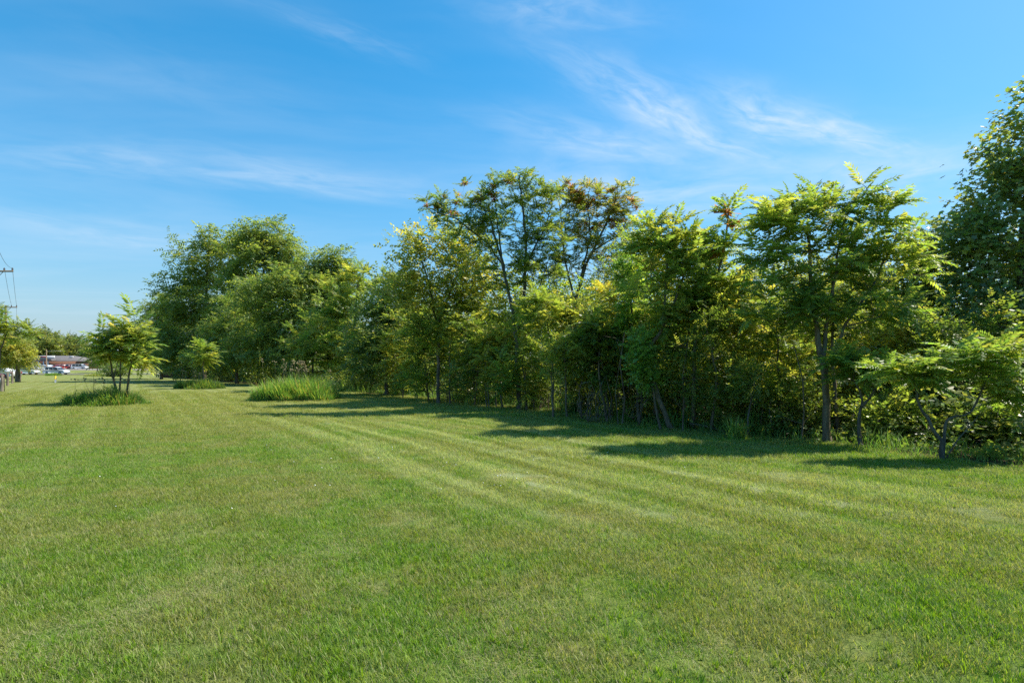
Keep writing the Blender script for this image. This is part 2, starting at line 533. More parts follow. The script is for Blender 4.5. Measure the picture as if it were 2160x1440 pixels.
def maple_leaf(seed):
    r = np.random.default_rng(seed)
    ang = [0, 28, 52, 80, 112, 150, 180, 210, 248, 280, 308, 332]
    rad = [1.0, .50, .88, .42, .70, .42, .12, .42, .70, .42, .88, .50]
    V = [(0.45, 0, 0)] + [(0.45 + .58 * q * math.cos(math.radians(a)), .62 * q * math.sin(math.radians(a)), -0.10 * q + r.normal(0, .05)) for a, q in zip(ang, rad)]
    return np.array(V), np.array([(0, i + 1, (i + 1) % 12 + 1) for i in range(12)]), np.zeros(13, int), 1


T_AIL = [frond(10, 0.225, 0.175, 0.22 + 0.10 * i, 0.35 + 0.12 * i, i) for i in range(4)]
T_AILFAR = [frond(7, 0.27, 0.19, 0.22 + 0.12 * i, 0.45, 20 + i) for i in range(3)]
T_LOC = [frond(4, 0.33, 0.21, 0.30 + 0.15 * i, 0.55, 40 + i, False) for i in range(4)]
T_SPR = [sprig(9, 0.27, 0.26, 60 + i) for i in range(4)]
T_SPRF = [sprig(7, 0.36, 0.29, 70 + i) for i in range(4)]
T_MAP = [maple_leaf(80 + i) for i in range(3)]
T_VINE = [sprig(7, 0.36, 0.42, 90 + i, 1.3) for i in range(3)]
TEMPL = dict(ail=T_AIL, ailfar=T_AILFAR, loc=T_LOC, sprig=T_SPR, sprigfar=T_SPRF, maple=T_MAP, vine=T_VINE)


def place(temps, pos, direc, up, scale, col, jit=0.18):
    Vs, Fs, Cs, n0 = [], [], [], 0
    pick = rng.integers(0, len(temps), len(pos))
    X = unit(direc); Y = unit(np.cross(up, X)); Z = np.cross(X, Y)
    for k, (TV, TF, TL, nl) in enumerate(temps):
        m = np.where(pick == k)[0]
        if not len(m): continue
        v = TV[None] * scale[m][:, None, None]
        W = pos[m][:, None] + v[..., :1] * X[m][:, None] + v[..., 1:2] * Y[m][:, None] + v[..., 2:3] * Z[m][:, None]
        f = TF[None] + (np.arange(len(m)) * len(TV))[:, None, None] + n0
        j = (1 + rng.normal(0, jit, (len(m), nl, 1))) * (1 + rng.normal(0, 0.06, (len(m), nl, 3)))
        c = np.clip(col[m][:, None, :] * j[:, TL, :], 0.004, 0.9)
        Vs.append(W.reshape(-1, 3)); Fs.append(f.reshape(-1, 3)); Cs.append(c.reshape(-1, 3)); n0 += len(m) * len(TV)
    return np.concatenate(Vs), np.concatenate(Fs), np.concatenate(Cs)


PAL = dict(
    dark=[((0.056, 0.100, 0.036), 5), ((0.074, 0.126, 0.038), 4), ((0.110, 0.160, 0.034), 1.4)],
    mid=[((0.050, 0.100, 0.020), 5), ((0.075, 0.130, 0.024), 4), ((0.130, 0.175, 0.028), 1.2)],
    fresh=[((0.070, 0.135, 0.020), 5), ((0.110, 0.180, 0.024), 4), ((0.180, 0.210, 0.028), 1.5)],
    yellow=[((0.095, 0.145, 0.022), 4), ((0.150, 0.190, 0.026), 5), ((0.220, 0.225, 0.030), 1.4)],
    autumn=[((0.080, 0.125, 0.030), 6), ((0.120, 0.150, 0.034), 4), ((0.170, 0.125, 0.045), 1.2)],
    locust=[((0.066, 0.118, 0.038), 5), ((0.088, 0.145, 0.040), 4), ((0.135, 0.185, 0.046), 1.5)],
    maple=[((0.076, 0.132, 0.054), 6), ((0.098, 0.155, 0.056), 4), ((0.150, 0.170, 0.034), 1.0)],
    far=[((0.055, 0.090, 0.032), 5), ((0.075, 0.110, 0.034), 4), ((0.120, 0.150, 0.044), 1.5)],
    tuft=[((0.055, 0.130, 0.012), 5), ((0.085, 0.180, 0.014), 4), ((0.160, 0.220, 0.030), 1)],
)


LEAF_GAIN = 1.95


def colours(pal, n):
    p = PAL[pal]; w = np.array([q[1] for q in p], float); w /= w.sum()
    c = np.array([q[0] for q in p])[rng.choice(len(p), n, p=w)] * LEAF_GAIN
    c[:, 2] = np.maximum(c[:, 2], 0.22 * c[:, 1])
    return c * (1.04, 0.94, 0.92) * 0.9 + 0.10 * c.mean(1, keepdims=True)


def sample_lobes(lobes, n, base, outer=0.45, stray=0.2):
    """points in a union of ellipsoids ((centre), (radii)), pushed towards the surface"""
    vol = np.array([l[1][0] * l[1][1] * l[1][2] for l in lobes]) ** 0.72; vol /= vol.sum()
    k = rng.choice(len(lobes), n, p=vol)
    m = min(len(lobes), n // 2); k[:m] = np.arange(m)
    C = np.array([l[0] for l in lobes])[k]; R = np.array([l[1] for l in lobes])[k]
    u = unit(rng.normal(size=(n, 3))) * (rng.random((n, 1)) ** outer)
    P = C + u * R * np.where(rng.random((n, 1)) < stray, rng.uniform(1.0, 1.4, (n, 1)), 1.0)
    P[:, 2] = np.maximum(P[:, 2], base[2] + 0.15)
    return P, unit(u * np.array((1, 1, 1.0)) + 1e-6)


def skeleton(trunks, targets, step=0.35, wob=0.06):
    """grow branches from the trunks to every target; returns list of (path, node ids) and radii"""
    nodes, par, paths = [], [], []
    for tr, r0 in trunks:
        tr = np.asarray(tr, float); ids = []
        for a, b in zip(tr[:-1], tr[1:]):
            n = max(2, int(np.linalg.norm(b - a) / step) + 1)
            for i in range(n if len(ids) or n else n):
                nodes.append(a + (b - a) * i / n + rng.normal(0, wob * 0.25, 3) * (1 if ids else 0)); par.append(ids[-1] if ids else -1); ids.append(len(nodes) - 1)
        nodes.append(tr[-1]); par.append(ids[-1]); ids.append(len(nodes) - 1)
        paths.append(ids)
    ntr = len(paths)
    tr_nodes = np.array(nodes)
    order = np.argsort([np.linalg.norm(tr_nodes - t, axis=1).min() for t in targets])
    N = np.array(nodes); tips = {}
    buf = np.zeros((len(nodes) + len(targets) * 40, 3)); cnt = len(nodes); buf[:cnt] = N
    low = min(float(t[0][0][2]) for t in trunks)
    for ti in order:
        t = targets[ti]
        dv = buf[:cnt] - t; dist = np.linalg.norm(dv, axis=1)
        cost = dist + 1.1 * np.maximum(0, dv[:, 2] + 0.15 * dist) + 2.0 * np.maximum(0, low + 0.35 - buf[:cnt, 2])
        j = int(np.argmin(cost)); a = buf[j].copy()
        n = max(2, min(30, int(dist[j] / step) + 1)); ids = [j]
        side = rng.normal(0, wob * dist[j], 3); lift = -0.10 * dist[j]
        for i in range(1, n + 1):
            u = i / n; q = a + (t - a) * u + side * math.sin(math.pi * u) + np.array((0, 0, lift)) * math.sin(math.pi * u) * 0.6
            if cnt >= len(buf): buf = np.concatenate([buf, np.zeros_like(buf)])
            buf[cnt] = q; par.append(ids[-1]); ids.append(cnt); cnt += 1
        paths.append(ids); tips[ti] = ids
    return buf[:cnt], np.array(par), paths, ntr, tips


def tree_trunk_mesh(name, nodes, par, paths, ntr, trunks, base, mat, rtip=0.006, expo=0.5, sides=6):
    w = np.zeros(len(nodes)); ch = np.zeros(len(nodes), int)
    for i in range(len(nodes)):
        if par[i] >= 0: ch[par[i]] += 1
    w[ch == 0] = 1
    for i in range(len(nodes) - 1, -1, -1):
        if par[i] >= 0: w[par[i]] += w[i]
    rad = rtip * np.maximum(w, 1) ** expo
    mb = MB()
    for k, ids in enumerate(paths):
        r = rad[ids].copy()
        if k < ntr:
            r0 = trunks[k][1]; n = len(ids)
            r = np.minimum(np.maximum(r, r0 * np.linspace(1, 0.30, n)), r0 * np.linspace(1.0, 0.75, n))
            r[0] *= 1.35
            rad[ids] = r
        else:
            r[0] = min(r[0], r[1] * 1.3) if len(r) > 1 else r[0]
            pr = rad[ids[0]]; r = np.minimum(r, pr * 0.8)
            rad[ids[1:]] = r[1:]
        mb.tube(nodes[ids] - base, r, sides if k < ntr else (5 if r[0] > 0.015 else 3), caps=False)
    return mb.me(name, mat, smooth=True)


def lobe(px, py, rx, ry, d, dd=0.0, rz=None):
    c = at(px, py, d + dd); k = (d + dd) / F
    return (c, np.array((rx * k, (rz if rz is not None else 0.85 * (rx + ry) / 2) * k, ry * k)))


def make_tree(name, label, cat, px, d, trunks, lobes, kind='ail', n=60, per=8, size=0.5, pal='mid', bark='bark', group=None,
              seeds=0, seed_zone=None, extra_pal=None, spread=0.12, rtip=0.006, leafmat='leaf', sides=6, outer=0.45, top_pal=None, rosette=(-0.35, 0.9)):
    """tree > trunk (with its limbs), crown, seed clusters. trunks: pixel polylines (px, py[, depth offset]) and foot radius"""
    base = on_ground(px, d)
    TR = []
    for pts, r0 in trunks:
        w = []
        for i, p in enumerate(pts):
            q = at(p[0], p[1], d + (p[2] if len(p) > 2 else 0.0))
            if i == 0 and q[2] < float(ground_z(q[0], q[1])) + 0.35: q[2] = float(ground_z(q[0], q[1])) - 0.06
            w.append(q)
        TR.append((w, r0))
    LB = [lobe(l[0], l[1], l[2], l[3], d, *(l[4:])) for l in lobes]
    T, out = sample_lobes(LB, n, base, outer, 0.0 if kind == 'maple' else 0.2)
    nodes, par, paths, ntr, tips = skeleton(TR, T)
    root = empty(name, base); tag(root, label, cat, group)
    obj('trunk', tree_trunk_mesh('trunk', nodes, par, paths, ntr, TR, base, M[bark], rtip=rtip, sides=sides), root)
    P, D, U, S, C = [], [], [], [], []
    for ti in range(n):
        ids = tips[ti]; tip = nodes[ids[-1]]; prev = nodes[ids[-2]]; ax = unit(tip - prev)
        k = max(1, int(rng.normal(per, per * 0.2)))
        if kind in ('ail', 'ailfar'):
            a0 = rng.random() * 6.28
            az = a0 + np.arange(k) * 2.399 + rng.normal(0, 0.25, k)
            el = rng.uniform(rosette[0], rosette[1], k)
            dr = np.stack([np.cos(az) * np.cos(el), np.sin(az) * np.cos(el), np.sin(el)], 1) + 0.35 * ax + 0.25 * out[ti]
            ps = tip[None] - ax[None] * rng.uniform(0, 0.30, (k, 1)) * size
            up = np.array((0, 0, 1.0)) + rng.normal(0, 0.18, (k, 3)); sc = size * rng.uniform(0.7, 1.2, k)
        elif kind == 'maple':
            dr = rng.normal(0, 1, (k, 3)) * (1, 1, 0.5) + out[ti] * 0.6 - np.array((0, 0, 0.45))
            ps = tip[None] + rng.normal(0, 1, (k, 3)) * np.array((spread, spread, spread * 0.55))
            up = np.array((0, 0, 1.0)) + rng.normal(0, 0.45, (k, 3)) + 0.4 * out[ti]; sc = size * rng.uniform(0.7, 1.25, k)
        else:
            dr = rng.normal(0, 0.75, (k, 3)) * (1, 1, 0.55) + out[ti] * 0.7 + (np.array((0, 0, -0.15)) if kind == 'loc' else np.array((0, 0, 0.1)))
            ps = tip[None] + rng.normal(0, 1, (k, 3)) * np.array((spread, spread, spread * 0.5))
            up = np.array((0, 0, 1.0)) + rng.normal(0, 0.3, (k, 3)); sc = size * rng.uniform(0.7, 1.25, k)
        c = colours(pal, 1)[0] * 0.45 + colours(pal, k) * 0.55
        if top_pal and rng.random() < top_pal[1]: c = colours(top_pal[0], k) * 0.6 + c * 0.4
        P.append(ps); D.append(dr); U.append(up); S.append(sc); C.append(c)
    V, Fc, Cc = place(TEMPL[kind], np.concatenate(P), np.concatenate(D), np.concatenate(U), np.concatenate(S), np.concatenate(C))
    obj('crown', mesh('crown', V - base, Fc, M[leafmat], Cc), root)
    if seeds:
        zn = [lobe(l[0], l[1], l[2], l[3], d, *(l[4:])) for l in (seed_zone or lobes)]
        SP, _ = sample_lobes(zn, seeds, base, 0.3)
        tipsP = np.array([nodes[tips[i][-1]] for i in range(n)])
        for s in SP:
            q = tipsP[np.argmin(np.linalg.norm(tipsP - s, axis=1))] * 0.65 + s * 0.35
            o = obj('seed_cluster', SEED, root, q - base, (rng.random() * 0.6, rng.random() * 0.6, rng.random() * 6.28))
            f = rng.uniform(0.8, 1.35) * size / 0.5; o.scale = (f, f, f)
    return root


def seed_mesh():
    r = np.random.default_rng(3); V, Fc = [(0, 0, 0)], []
    for i in range(60):
        p = r.normal(0, 1, 3) * (0.085, 0.085, 0.07); b = unit(r.normal(size=3)) * 0.024
        k = len(V); V += [p - b, p + b]; Fc += [(0, k, k + 1)]
    return mesh('seed_cluster', V, Fc, M['leaf'], np.clip(np.array((0.36, 0.17, 0.085)) * r.uniform(0.75, 1.25, (len(V), 1)), 0, 1))


SEED = seed_mesh()

# ------------------------------------------------------------------ ground
def build_ground():
    def lines(lo, hi, dens):
        out = [lo]
        while out[-1] < hi: out.append(out[-1] + max(0.5, dens * abs(out[-1])))
        return np.array(out)
    xs = np.concatenate([-lines(0, 2500, 0.06)[::-1], lines(0, 2500, 0.06)[1:]])
    ys = np.concatenate([-lines(0, 300, 0.15)[::-1], lines(0, 4000, 0.06)[1:]])
    X, Y = np.meshgrid(xs, ys); Z = ground_z(X, Y)
    V = np.stack([X.ravel(), Y.ravel(), Z.ravel()], 1)
    nx, ny = len(xs), len(ys); i = np.arange(nx * ny).reshape(ny, nx)
    Q = np.stack([i[:-1, :-1], i[:-1, 1:], i[1:, 1:], i[1:, :-1]], -1).reshape(-1, 4)
    tag(obj('lawn', mesh('lawn', V, Q, M['lawn'], smooth=True)), kind='structure')

    # leaf litter strip under the wood
    V, n = [], 0
    pts = []
    for (a, b) in zip(EDGE[:-1], EDGE[1:]):
        k = max(2, int(np.hypot(*(b - a)) / 0.6))
        pts += [a + (b - a) * j / k for j in range(k)]
    pts = np.array(pts + [EDGE[-1]])
    tg = unit(np.gradient(pts, axis=0)); nr = np.stack([tg[:, 1], -tg[:, 0]], 1)
    offs = np.array([0.0, 0.5, 1.0, 1.6, 2.4, 3.4, 4.6, 6.0, 8.0, 11.0, 14.0])
    rag = 0.22 * np.sin(np.arange(len(pts)) * 0.9) + rng.normal(0, 0.10, len(pts))
    for j, o in enumerate(offs):
        q = pts + nr * (o + (rag if j == 0 else 0))[:, None] if j == 0 else pts + nr * o
        V.append(np.stack([q[:, 0], q[:, 1], ground_z(q[:, 0], q[:, 1]) + (0.012 if j == 0 else 0.03)], 1))
    V = np.concatenate(V); i = np.arange(len(V)).reshape(len(offs), -1)
    Q = np.stack([i[:-1, :-1], i[:-1, 1:], i[1:, 1:], i[1:, :-1]], -1).reshape(-1, 4)
    tag(obj('woodland_ground', mesh('woodland_ground', V, Q, M['soil'], smooth=True)), kind='structure')


build_ground()


def strip(name, x0, x1, y0, y1, lift, mat, kind='structure'):
    xs = np.linspace(x0, x1, 12); ys = np.linspace(y0, y1, 14); X, Y = np.meshgrid(xs, ys)
    V = np.stack([X.ravel(), Y.ravel(), ground_z(X, Y).ravel() + lift], 1); i = np.arange(len(V)).reshape(len(ys), len(xs))
    Q = np.stack([i[:-1, :-1], i[:-1, 1:], i[1:, 1:], i[1:, :-1]], -1).reshape(-1, 4)
    return tag(obj(name, mesh(name, V, Q, M[mat])), kind=kind)


strip('road', -240, -60, 126, 134, 0.05, 'asphalt')
strip('pavement', -240, -60, 141, 143.4, 0.06, 'concrete')
strip('parking_lot', -240, -110, 172, 206, 0.08, 'concrete')
strip('driveway', -58, -44, 92, 96, 0.05, 'concrete')

# ------------------------------------------------------------------ railway beyond the wood (seen between the stems)
def railway():
    a, b = np.array((16.5, 8.0)), np.array((5.5, 20.0)); v = unit(b - a); nrm = np.array((v[1], -v[0]))
    L = float(np.hypot(*(b - a))); ang = math.atan2(v[1], v[0]); mid = (a + b) / 2
    z = float(ground_z(mid[0], mid[1])) - 0.0
    root = empty('railway_track', (mid[0], mid[1], z), ang); tag(root, 'old railway track on gravel seen low between the stems', 'railway track')
    mb = MB(); mb.prism([(-1.9, -0.1), (-1.3, 0.22), (1.3, 0.22), (1.9, -0.1)], -L / 2, L / 2)
    o = obj('gravel_bed', mb.me('gravel_bed', M['gravel']), root); o.rotation_euler = (0, 0, -math.pi / 2)
    rail = MB(); rail.box((0, 0, 0.40), (L, 0.07, 0.05)); rail.box((0, 0, 0.33), (L, 0.02, 0.10)); rail.box((0, 0, 0.275), (L, 0.13, 0.03))
    rm = rail.me('rail', M['rail_steel'])
    for s in (-0.72, 0.72): obj('rail', rm, root, (0, s, 0))
    tie = MB(); tie.box((0, 0, 0.215), (0.22, 2.4, 0.09)); tm = tie.me('sleeper', M['post_wood'])
    for k in range(int(L / 0.6)): obj('sleeper', tm, root, (-L / 2 + 0.3 + k * 0.6, 0, 0))


railway()

# ------------------------------------------------------------------ the wood
exec_trees = []


def T(*a, **k): return make_tree(*a, **k)


# big maple at the right border
T('maple_tree', 'tall dark maple with dense lobed leaves at the right border', 'tree', 2150, 15.5,
  [([(2150, 900), (2148, 700), (2160, 480), (2175, 300)], 0.16), ([(2149, 760), (2080, 600), (2050, 470)], 0.08)],
  [(2190, 310, 80, 150), (2130, 310, 50, 70), (2090, 400, 50, 70), (2150, 450, 110, 130), (2035, 490, 45, 60), (2060, 540, 60, 90), (2070, 640, 90, 110), (2180, 640, 110, 150), (2050, 720, 80, 60), (2240, 480, 110, 180)],
  kind='maple', n=400, per=36, size=0.185, pal='maple', spread=0.24, rtip=0.005, leafmat='leaf_glossy', top_pal=('yellow', 0.10), outer=0.26)
T('maple_tree', 'smaller leafy tree squeezed between the big maple and the spreading ailanthus', 'tree', 1950, 17.0,
  [([(1950, 890), (1955, 650), (1965, 500)], 0.08)],
  [(1960, 520, 55, 60), (1990, 590, 60, 70), (1930, 610, 60, 70), (1900, 680, 80, 60), (2000, 690, 60, 50)],
  kind='maple', n=150, per=30, size=0.16, pal='mid', spread=0.20, leafmat='leaf_glossy', top_pal=('yellow', 0.2))

# the spreading ailanthus with two stems
T('ailanthus_tree', 'spreading ailanthus with two brown stems and long fronds on a broad domed crown', 'tree', 1746, 12.2,
  [([(1746, 935), (1740, 800), (1722, 690), (1712, 600), (1700, 480)], 0.085), ([(1735, 760), (1750, 660), (1765, 540), (1790, 430)], 0.045),
   ([(1740, 790), (1780, 690), (1850, 590), (1890, 500)], 0.04)],
  [(1690, 450, 90, 65), (1775, 430, 90, 60), (1850, 480, 85, 60), (1650, 540, 75, 80), (1760, 540, 120, 80), (1880, 560, 80, 70), (1920, 490, 30, 40), (1700, 640, 100, 55), (1820, 640, 100, 50), (1620, 470, 40, 50), (1610, 620, 40, 60)],
  n=165, per=7, size=0.50, pal='fresh', bark='bark_pale', top_pal=('mid', 0.4), outer=0.5)
T('ailanthus_tree', 'dark slim companion stem right behind the spreading ailanthus', 'tree', 1770, 13.0,
  [([(1770, 930), (1757, 780), (1757, 640), (1750, 540)], 0.05)],
  [(1760, 600, 60, 60), (1720, 660, 60, 40), (1800, 690, 50, 40)], n=30, per=7, size=0.42, pal='mid')
T('ailanthus_tree', 'thin ailanthus with a palm-like whorl of fronds and rusty seeds at its tip', 'tree', 1462, 15.2,
  [([(1462, 905), (1465, 720), (1475, 650), (1510, 590), (1530, 520), (1537, 445)], 0.065)],
  [(1540, 432, 8, 6), (1540, 440, 8, 6), (1538, 470, 24, 12), (1500, 520, 45, 30), (1470, 560, 60, 40), (1540, 600, 45, 60), (1480, 650, 50, 40)],
  n=46, per=8, size=0.62, pal='fresh', bark='bark_pale', seeds=4, seed_zone=[(1535, 470, 28, 16), (1480, 545, 30, 20)], top_pal=('fresh', 0.2), rosette=(-0.1, 0.9))
T('ailanthus_tree', 'bent pale stem leaning left then up, carrying an open yellow-green crown', 'tree', 1418, 14.8,
  [([(1418, 908), (1385, 820), (1366, 765), (1372, 730), (1398, 690), (1404, 600), (1412, 500)], 0.07), ([(1398, 690), (1430, 620), (1450, 540), (1445, 480)], 0.04)],
  [(1420, 480, 55, 28), (1385, 530, 55, 45), (1450, 520, 50, 50), (1400, 600, 80, 50), (1380, 490, 34, 30), (1350, 500, 34, 34), (1420, 660, 60, 40)],
  n=76, per=7, size=0.52, pal='fresh', bark='bark_pale', top_pal=('yellow', 0.35))
T('ailanthus_tree', 'tall ailanthus whose broad crown is rusty red with seed clusters', 'tree', 1215, 22.5,
  [([(1215, 860), (1212, 640), (1235, 560), (1275, 480), (1300, 420)], 0.11), ([(1213, 640), (1190, 540), (1180, 430)], 0.05), ([(1225, 590), (1245, 500), (1240, 410)], 0.05),
   ([(1250, 530), (1310, 490), (1330, 450)], 0.035)],
  [(1190, 410, 38, 26), (1255, 410, 55, 26), (1305, 430, 38, 38), (1240, 455, 75, 30), (1310, 490, 38, 30), (1210, 500, 50, 40), (1265, 540, 60, 40), (1325, 550, 30, 40), (1185, 560, 40, 40)],
  kind='ailfar', n=270, per=6, size=0.38, pal='autumn', bark='bark_grey', seeds=36, seed_zone=[(1195, 400, 36, 20), (1260, 415, 60, 30), (1310, 440, 34, 40), (1260, 470, 60, 24)], outer=0.35)
T('ailanthus_tree', 'tallest open ailanthus with a high forked grey trunk, sky showing through its crown', 'tree', 1095, 21.0,
  [([(1095, 870), (1090, 720), (1078, 640), (1062, 560), (1040, 490), (1030, 430)], 0.10), ([(1062, 560), (1025, 510), (960, 462), (900, 436)], 0.035),
   ([(1092, 700), (1106, 620), (1110, 520), (1102, 440), (1095, 370)], 0.085), ([(1062, 570), (1050, 480), (1045, 420)], 0.045), ([(1108, 560), (1150, 480), (1165, 430)], 0.045),
   ([(1098, 680), (1140, 600), (1160, 540)], 0.04)],
  [(1095, 372, 42, 22), (1060, 400, 50, 26), (1000, 415, 50, 24), (920, 430, 40, 20), (960, 455, 60, 24), (1120, 420, 40, 40), (1060, 470, 80, 40), (1150, 450, 30, 40), (1110, 520, 60, 30), (1010, 510, 60, 40), (1060, 570, 70, 40), (1130, 570, 60, 40), (1155, 500, 40, 50), (1150, 410, 34, 30)],
  kind='ailfar', n=330, per=6, size=0.38, pal='mid', bark='bark_grey', seeds=20, seed_zone=[(1090, 375, 40, 18), (990, 410, 60, 24), (930, 430, 50, 18)], outer=0.35, top_pal=('fresh', .3))
T('ailanthus_tree', 'loose yellow-green tree leaning out left of the tall open ailanthus', 'tree', 925, 25.0,
  [([(925, 855), (925, 700), (905, 600), (880, 520)], 0.09), ([(925, 680), (960, 590), (980, 520)], 0.06)],
  [(870, 510, 45, 36), (930, 500, 60, 36), (880, 570, 60, 45), (960, 570, 70, 50), (920, 630, 80, 40), (1000, 540, 50, 50), (1000, 610, 60, 50), (860, 620, 50, 50)],
  kind='sprigfar', n=330, per=7, size=0.42, pal='yellow', top_pal=('mid', 0.35), spread=0.24)

# second row, showing between the first
T('ailanthus_tree', 'sunlit yellow-green tree filling the gap under the rusty ailanthus', 'tree', 1150, 25.5,
  [([(1150, 850), (1150, 700), (1160, 600)], 0.09)],
  [(1130, 620, 80, 50), (1210, 640, 70, 50), (1060, 650, 70, 50), (1160, 700, 110, 60)], kind='sprigfar', n=190, per=9, size=0.42, pal='fresh', top_pal=('yellow', 0.3), spread=0.24)
T('ailanthus_tree', 'leafy tree with yellowing fronds behind the bent pale stem', 'tree', 1480, 18.5,
  [([(1480, 880), (1480, 700), (1470, 560)], 0.08)],
  [(1440, 600, 80, 60), (1530, 620, 70, 60), (1480, 540, 70, 45), (1500, 700, 100, 50), (1380, 560, 50, 50)], kind='ailfar', n=150, per=7, size=0.46, pal='yellow')
T('ailanthus_tree', 'bright backlit tree behind the spreading ailanthus, lit leaves at mid height', 'tree', 1850, 17.5,
  [([(1850, 880), (1845, 720), (1855, 600)], 0.08), ([(1846, 760), (1790, 650), (1770, 560)], 0.05)],
  [(1850, 640, 110, 70), (1760, 650, 90, 70), (1680, 620, 70, 70), (1900, 570, 70, 50), (1800, 730, 120, 50)], kind='sprig', n=260, per=9, size=0.34, pal='yellow', spread=0.22, top_pal=('fresh', 0.3))
T('ailanthus_tree', 'mid green tree standing behind the vine covered stump of the middle', 'tree', 1320, 20.0,
  [([(1320, 870), (1322, 720), (1310, 600)], 0.08)],
  [(1320, 600, 70, 60), (1270, 650, 60, 60), (1370, 660, 60, 60), (1320, 720, 100, 50), (1340, 530, 40, 40)], kind='sprig', n=210, per=9, size=0.38, pal='fresh', spread=0.22, top_pal=('yellow', 0.25))
T('ailanthus_tree', 'dense green tree low behind the loose yellow-green leaner', 'tree', 1000, 28.0,
  [([(1000, 840), (1000, 700), (1010, 620)], 0.09)],
  [(1000, 660, 80, 55), (930, 690, 70, 55), (1050, 720, 80, 60), (960, 740, 100, 50)], kind='sprigfar', n=190, per=9, size=0.45, pal='mid', spread=0.26, top_pal=('yellow', 0.2))
T('ailanthus_tree', 'mid green tree filling the wood behind the thin pale saplings', 'tree', 1620, 17.5,
  [([(1620, 890), (1615, 720), (1610, 600)], 0.07)],
  [(1610, 600, 60, 60), (1570, 680, 70, 70), (1660, 700, 70, 70), (1600, 780, 90, 50)], kind='sprig', n=220, per=9, size=0.34, pal='mid', spread=0.2, top_pal=('yellow', 0.2))

# left part of the wood
T('leafy_tree', 'dark round tree at the corner between the locusts and the ailanthus', 'tree', 815, 33.0,
  [([(815, 832), (815, 720), (825, 620)], 0.12)],
  [(830, 640, 55, 55), (790, 700, 60, 70), (860, 700, 60, 70), (820, 760, 90, 50), (830, 600, 30, 25)], kind='sprigfar', n=300, per=12, size=0.50, pal='dark', spread=0.34, top_pal=('mid', 0.25))
T('leafy_tree', 'yellow-green tree with a pointed sunlit top beside the locusts', 'tree', 745, 38.0,
  [([(745, 826), (745, 720), (755, 600)], 0.13)],
  [(755, 590, 40, 35), (720, 630, 55, 50), (780, 640, 45, 50), (700, 710, 75, 60), (770, 730, 65, 60)], kind='ailfar', n=250, per=8, size=0.62, pal='fresh', top_pal=('yellow', 0.35))
T('locust_tree', 'dark locust standing back, its rounded top between two brighter trees', 'tree', 690, 54.0,
  [([(690, 812), (690, 700), (695, 560)], 0.18)],
  [(690, 550, 48, 30), (660, 580, 30, 26), (720, 570, 32, 30), (690, 620, 70, 60), (700, 700, 80, 70)], kind='loc', n=300, per=16, size=0.70, pal='locust', spread=0.42)
T('locust_tree', 'tallest locust with a peaked feathery crown', 'tree', 560, 64.0,
  [([(560, 806), (558, 680), (555, 500)], 0.26)],
  [(560, 490, 46, 32), (520, 510, 40, 32), (600, 525, 34, 34), (560, 560, 75, 55), (610, 580, 30, 40), (530, 650, 80, 70)], kind='loc', n=330, per=15, size=0.88, pal='locust', spread=0.50)
T('locust_tree', 'broad locust at the left shoulder of the wood, feathery dark crown', 'tree', 430, 68.0,
  [([(430, 803), (432, 680), (440, 520)], 0.26)],
  [(440, 510, 50, 30), (400, 560, 48, 48), (480, 560, 50, 55), (380, 620, 46, 50), (440, 650, 80, 70), (370, 690, 50, 60), (400, 740, 90, 40)], kind='loc', n=360, per=15, size=0.90, pal='locust', spread=0.52)
T('locust_tree', 'bushy bright locust in front of the tallest one', 'tree', 600, 52.0,
  [([(600, 811), (600, 700), (605, 600)], 0.2)],
  [(605, 600, 60, 38), (550, 630, 50, 50), (650, 640, 55, 55), (590, 690, 90, 60), (540, 740, 80, 45), (640, 740, 70, 45)], kind='loc', n=350, per=15, size=0.70, pal='locust', spread=0.42, top_pal=('fresh', 0.25))
T('locust_tree', 'low locust with sunlit yellow-green shoulders beside the small island sapling', 'tree', 500, 56.0,
  [([(500, 808), (498, 740), (495, 660)], 0.16)],
  [(495, 650, 30, 40), (480, 700, 50, 45), (520, 720, 50, 50), (470, 745, 70, 36)], kind='loc', n=240, per=16, size=0.60, pal='locust', spread=0.40, top_pal=('fresh', 0.3))
T('locust_tree', 'outermost locust of the wood, sloping down behind the island ailanthus', 'tree', 340, 80.0,
  [([(340, 798), (342, 720), (345, 640)], 0.2)],
  [(345, 650, 34, 36), (325, 690, 30, 40), (365, 700, 40, 50), (340, 735, 50, 40)], kind='loc', n=240, per=16, size=0.85, pal='locust', spread=0.5)
T('leafy_tree', 'leafy tree with drooping yellow sprays in front of the dark corner tree', 'tree', 660, 40.0,
  [([(660, 824), (660, 760), (665, 690)], 0.09)],
  [(665, 690, 55, 40), (630, 730, 45, 35), (700, 740, 50, 40), (660, 770, 70, 25)], kind='ailfar', n=170, per=8, size=0.58, pal='mid', top_pal=('yellow', 0.2))

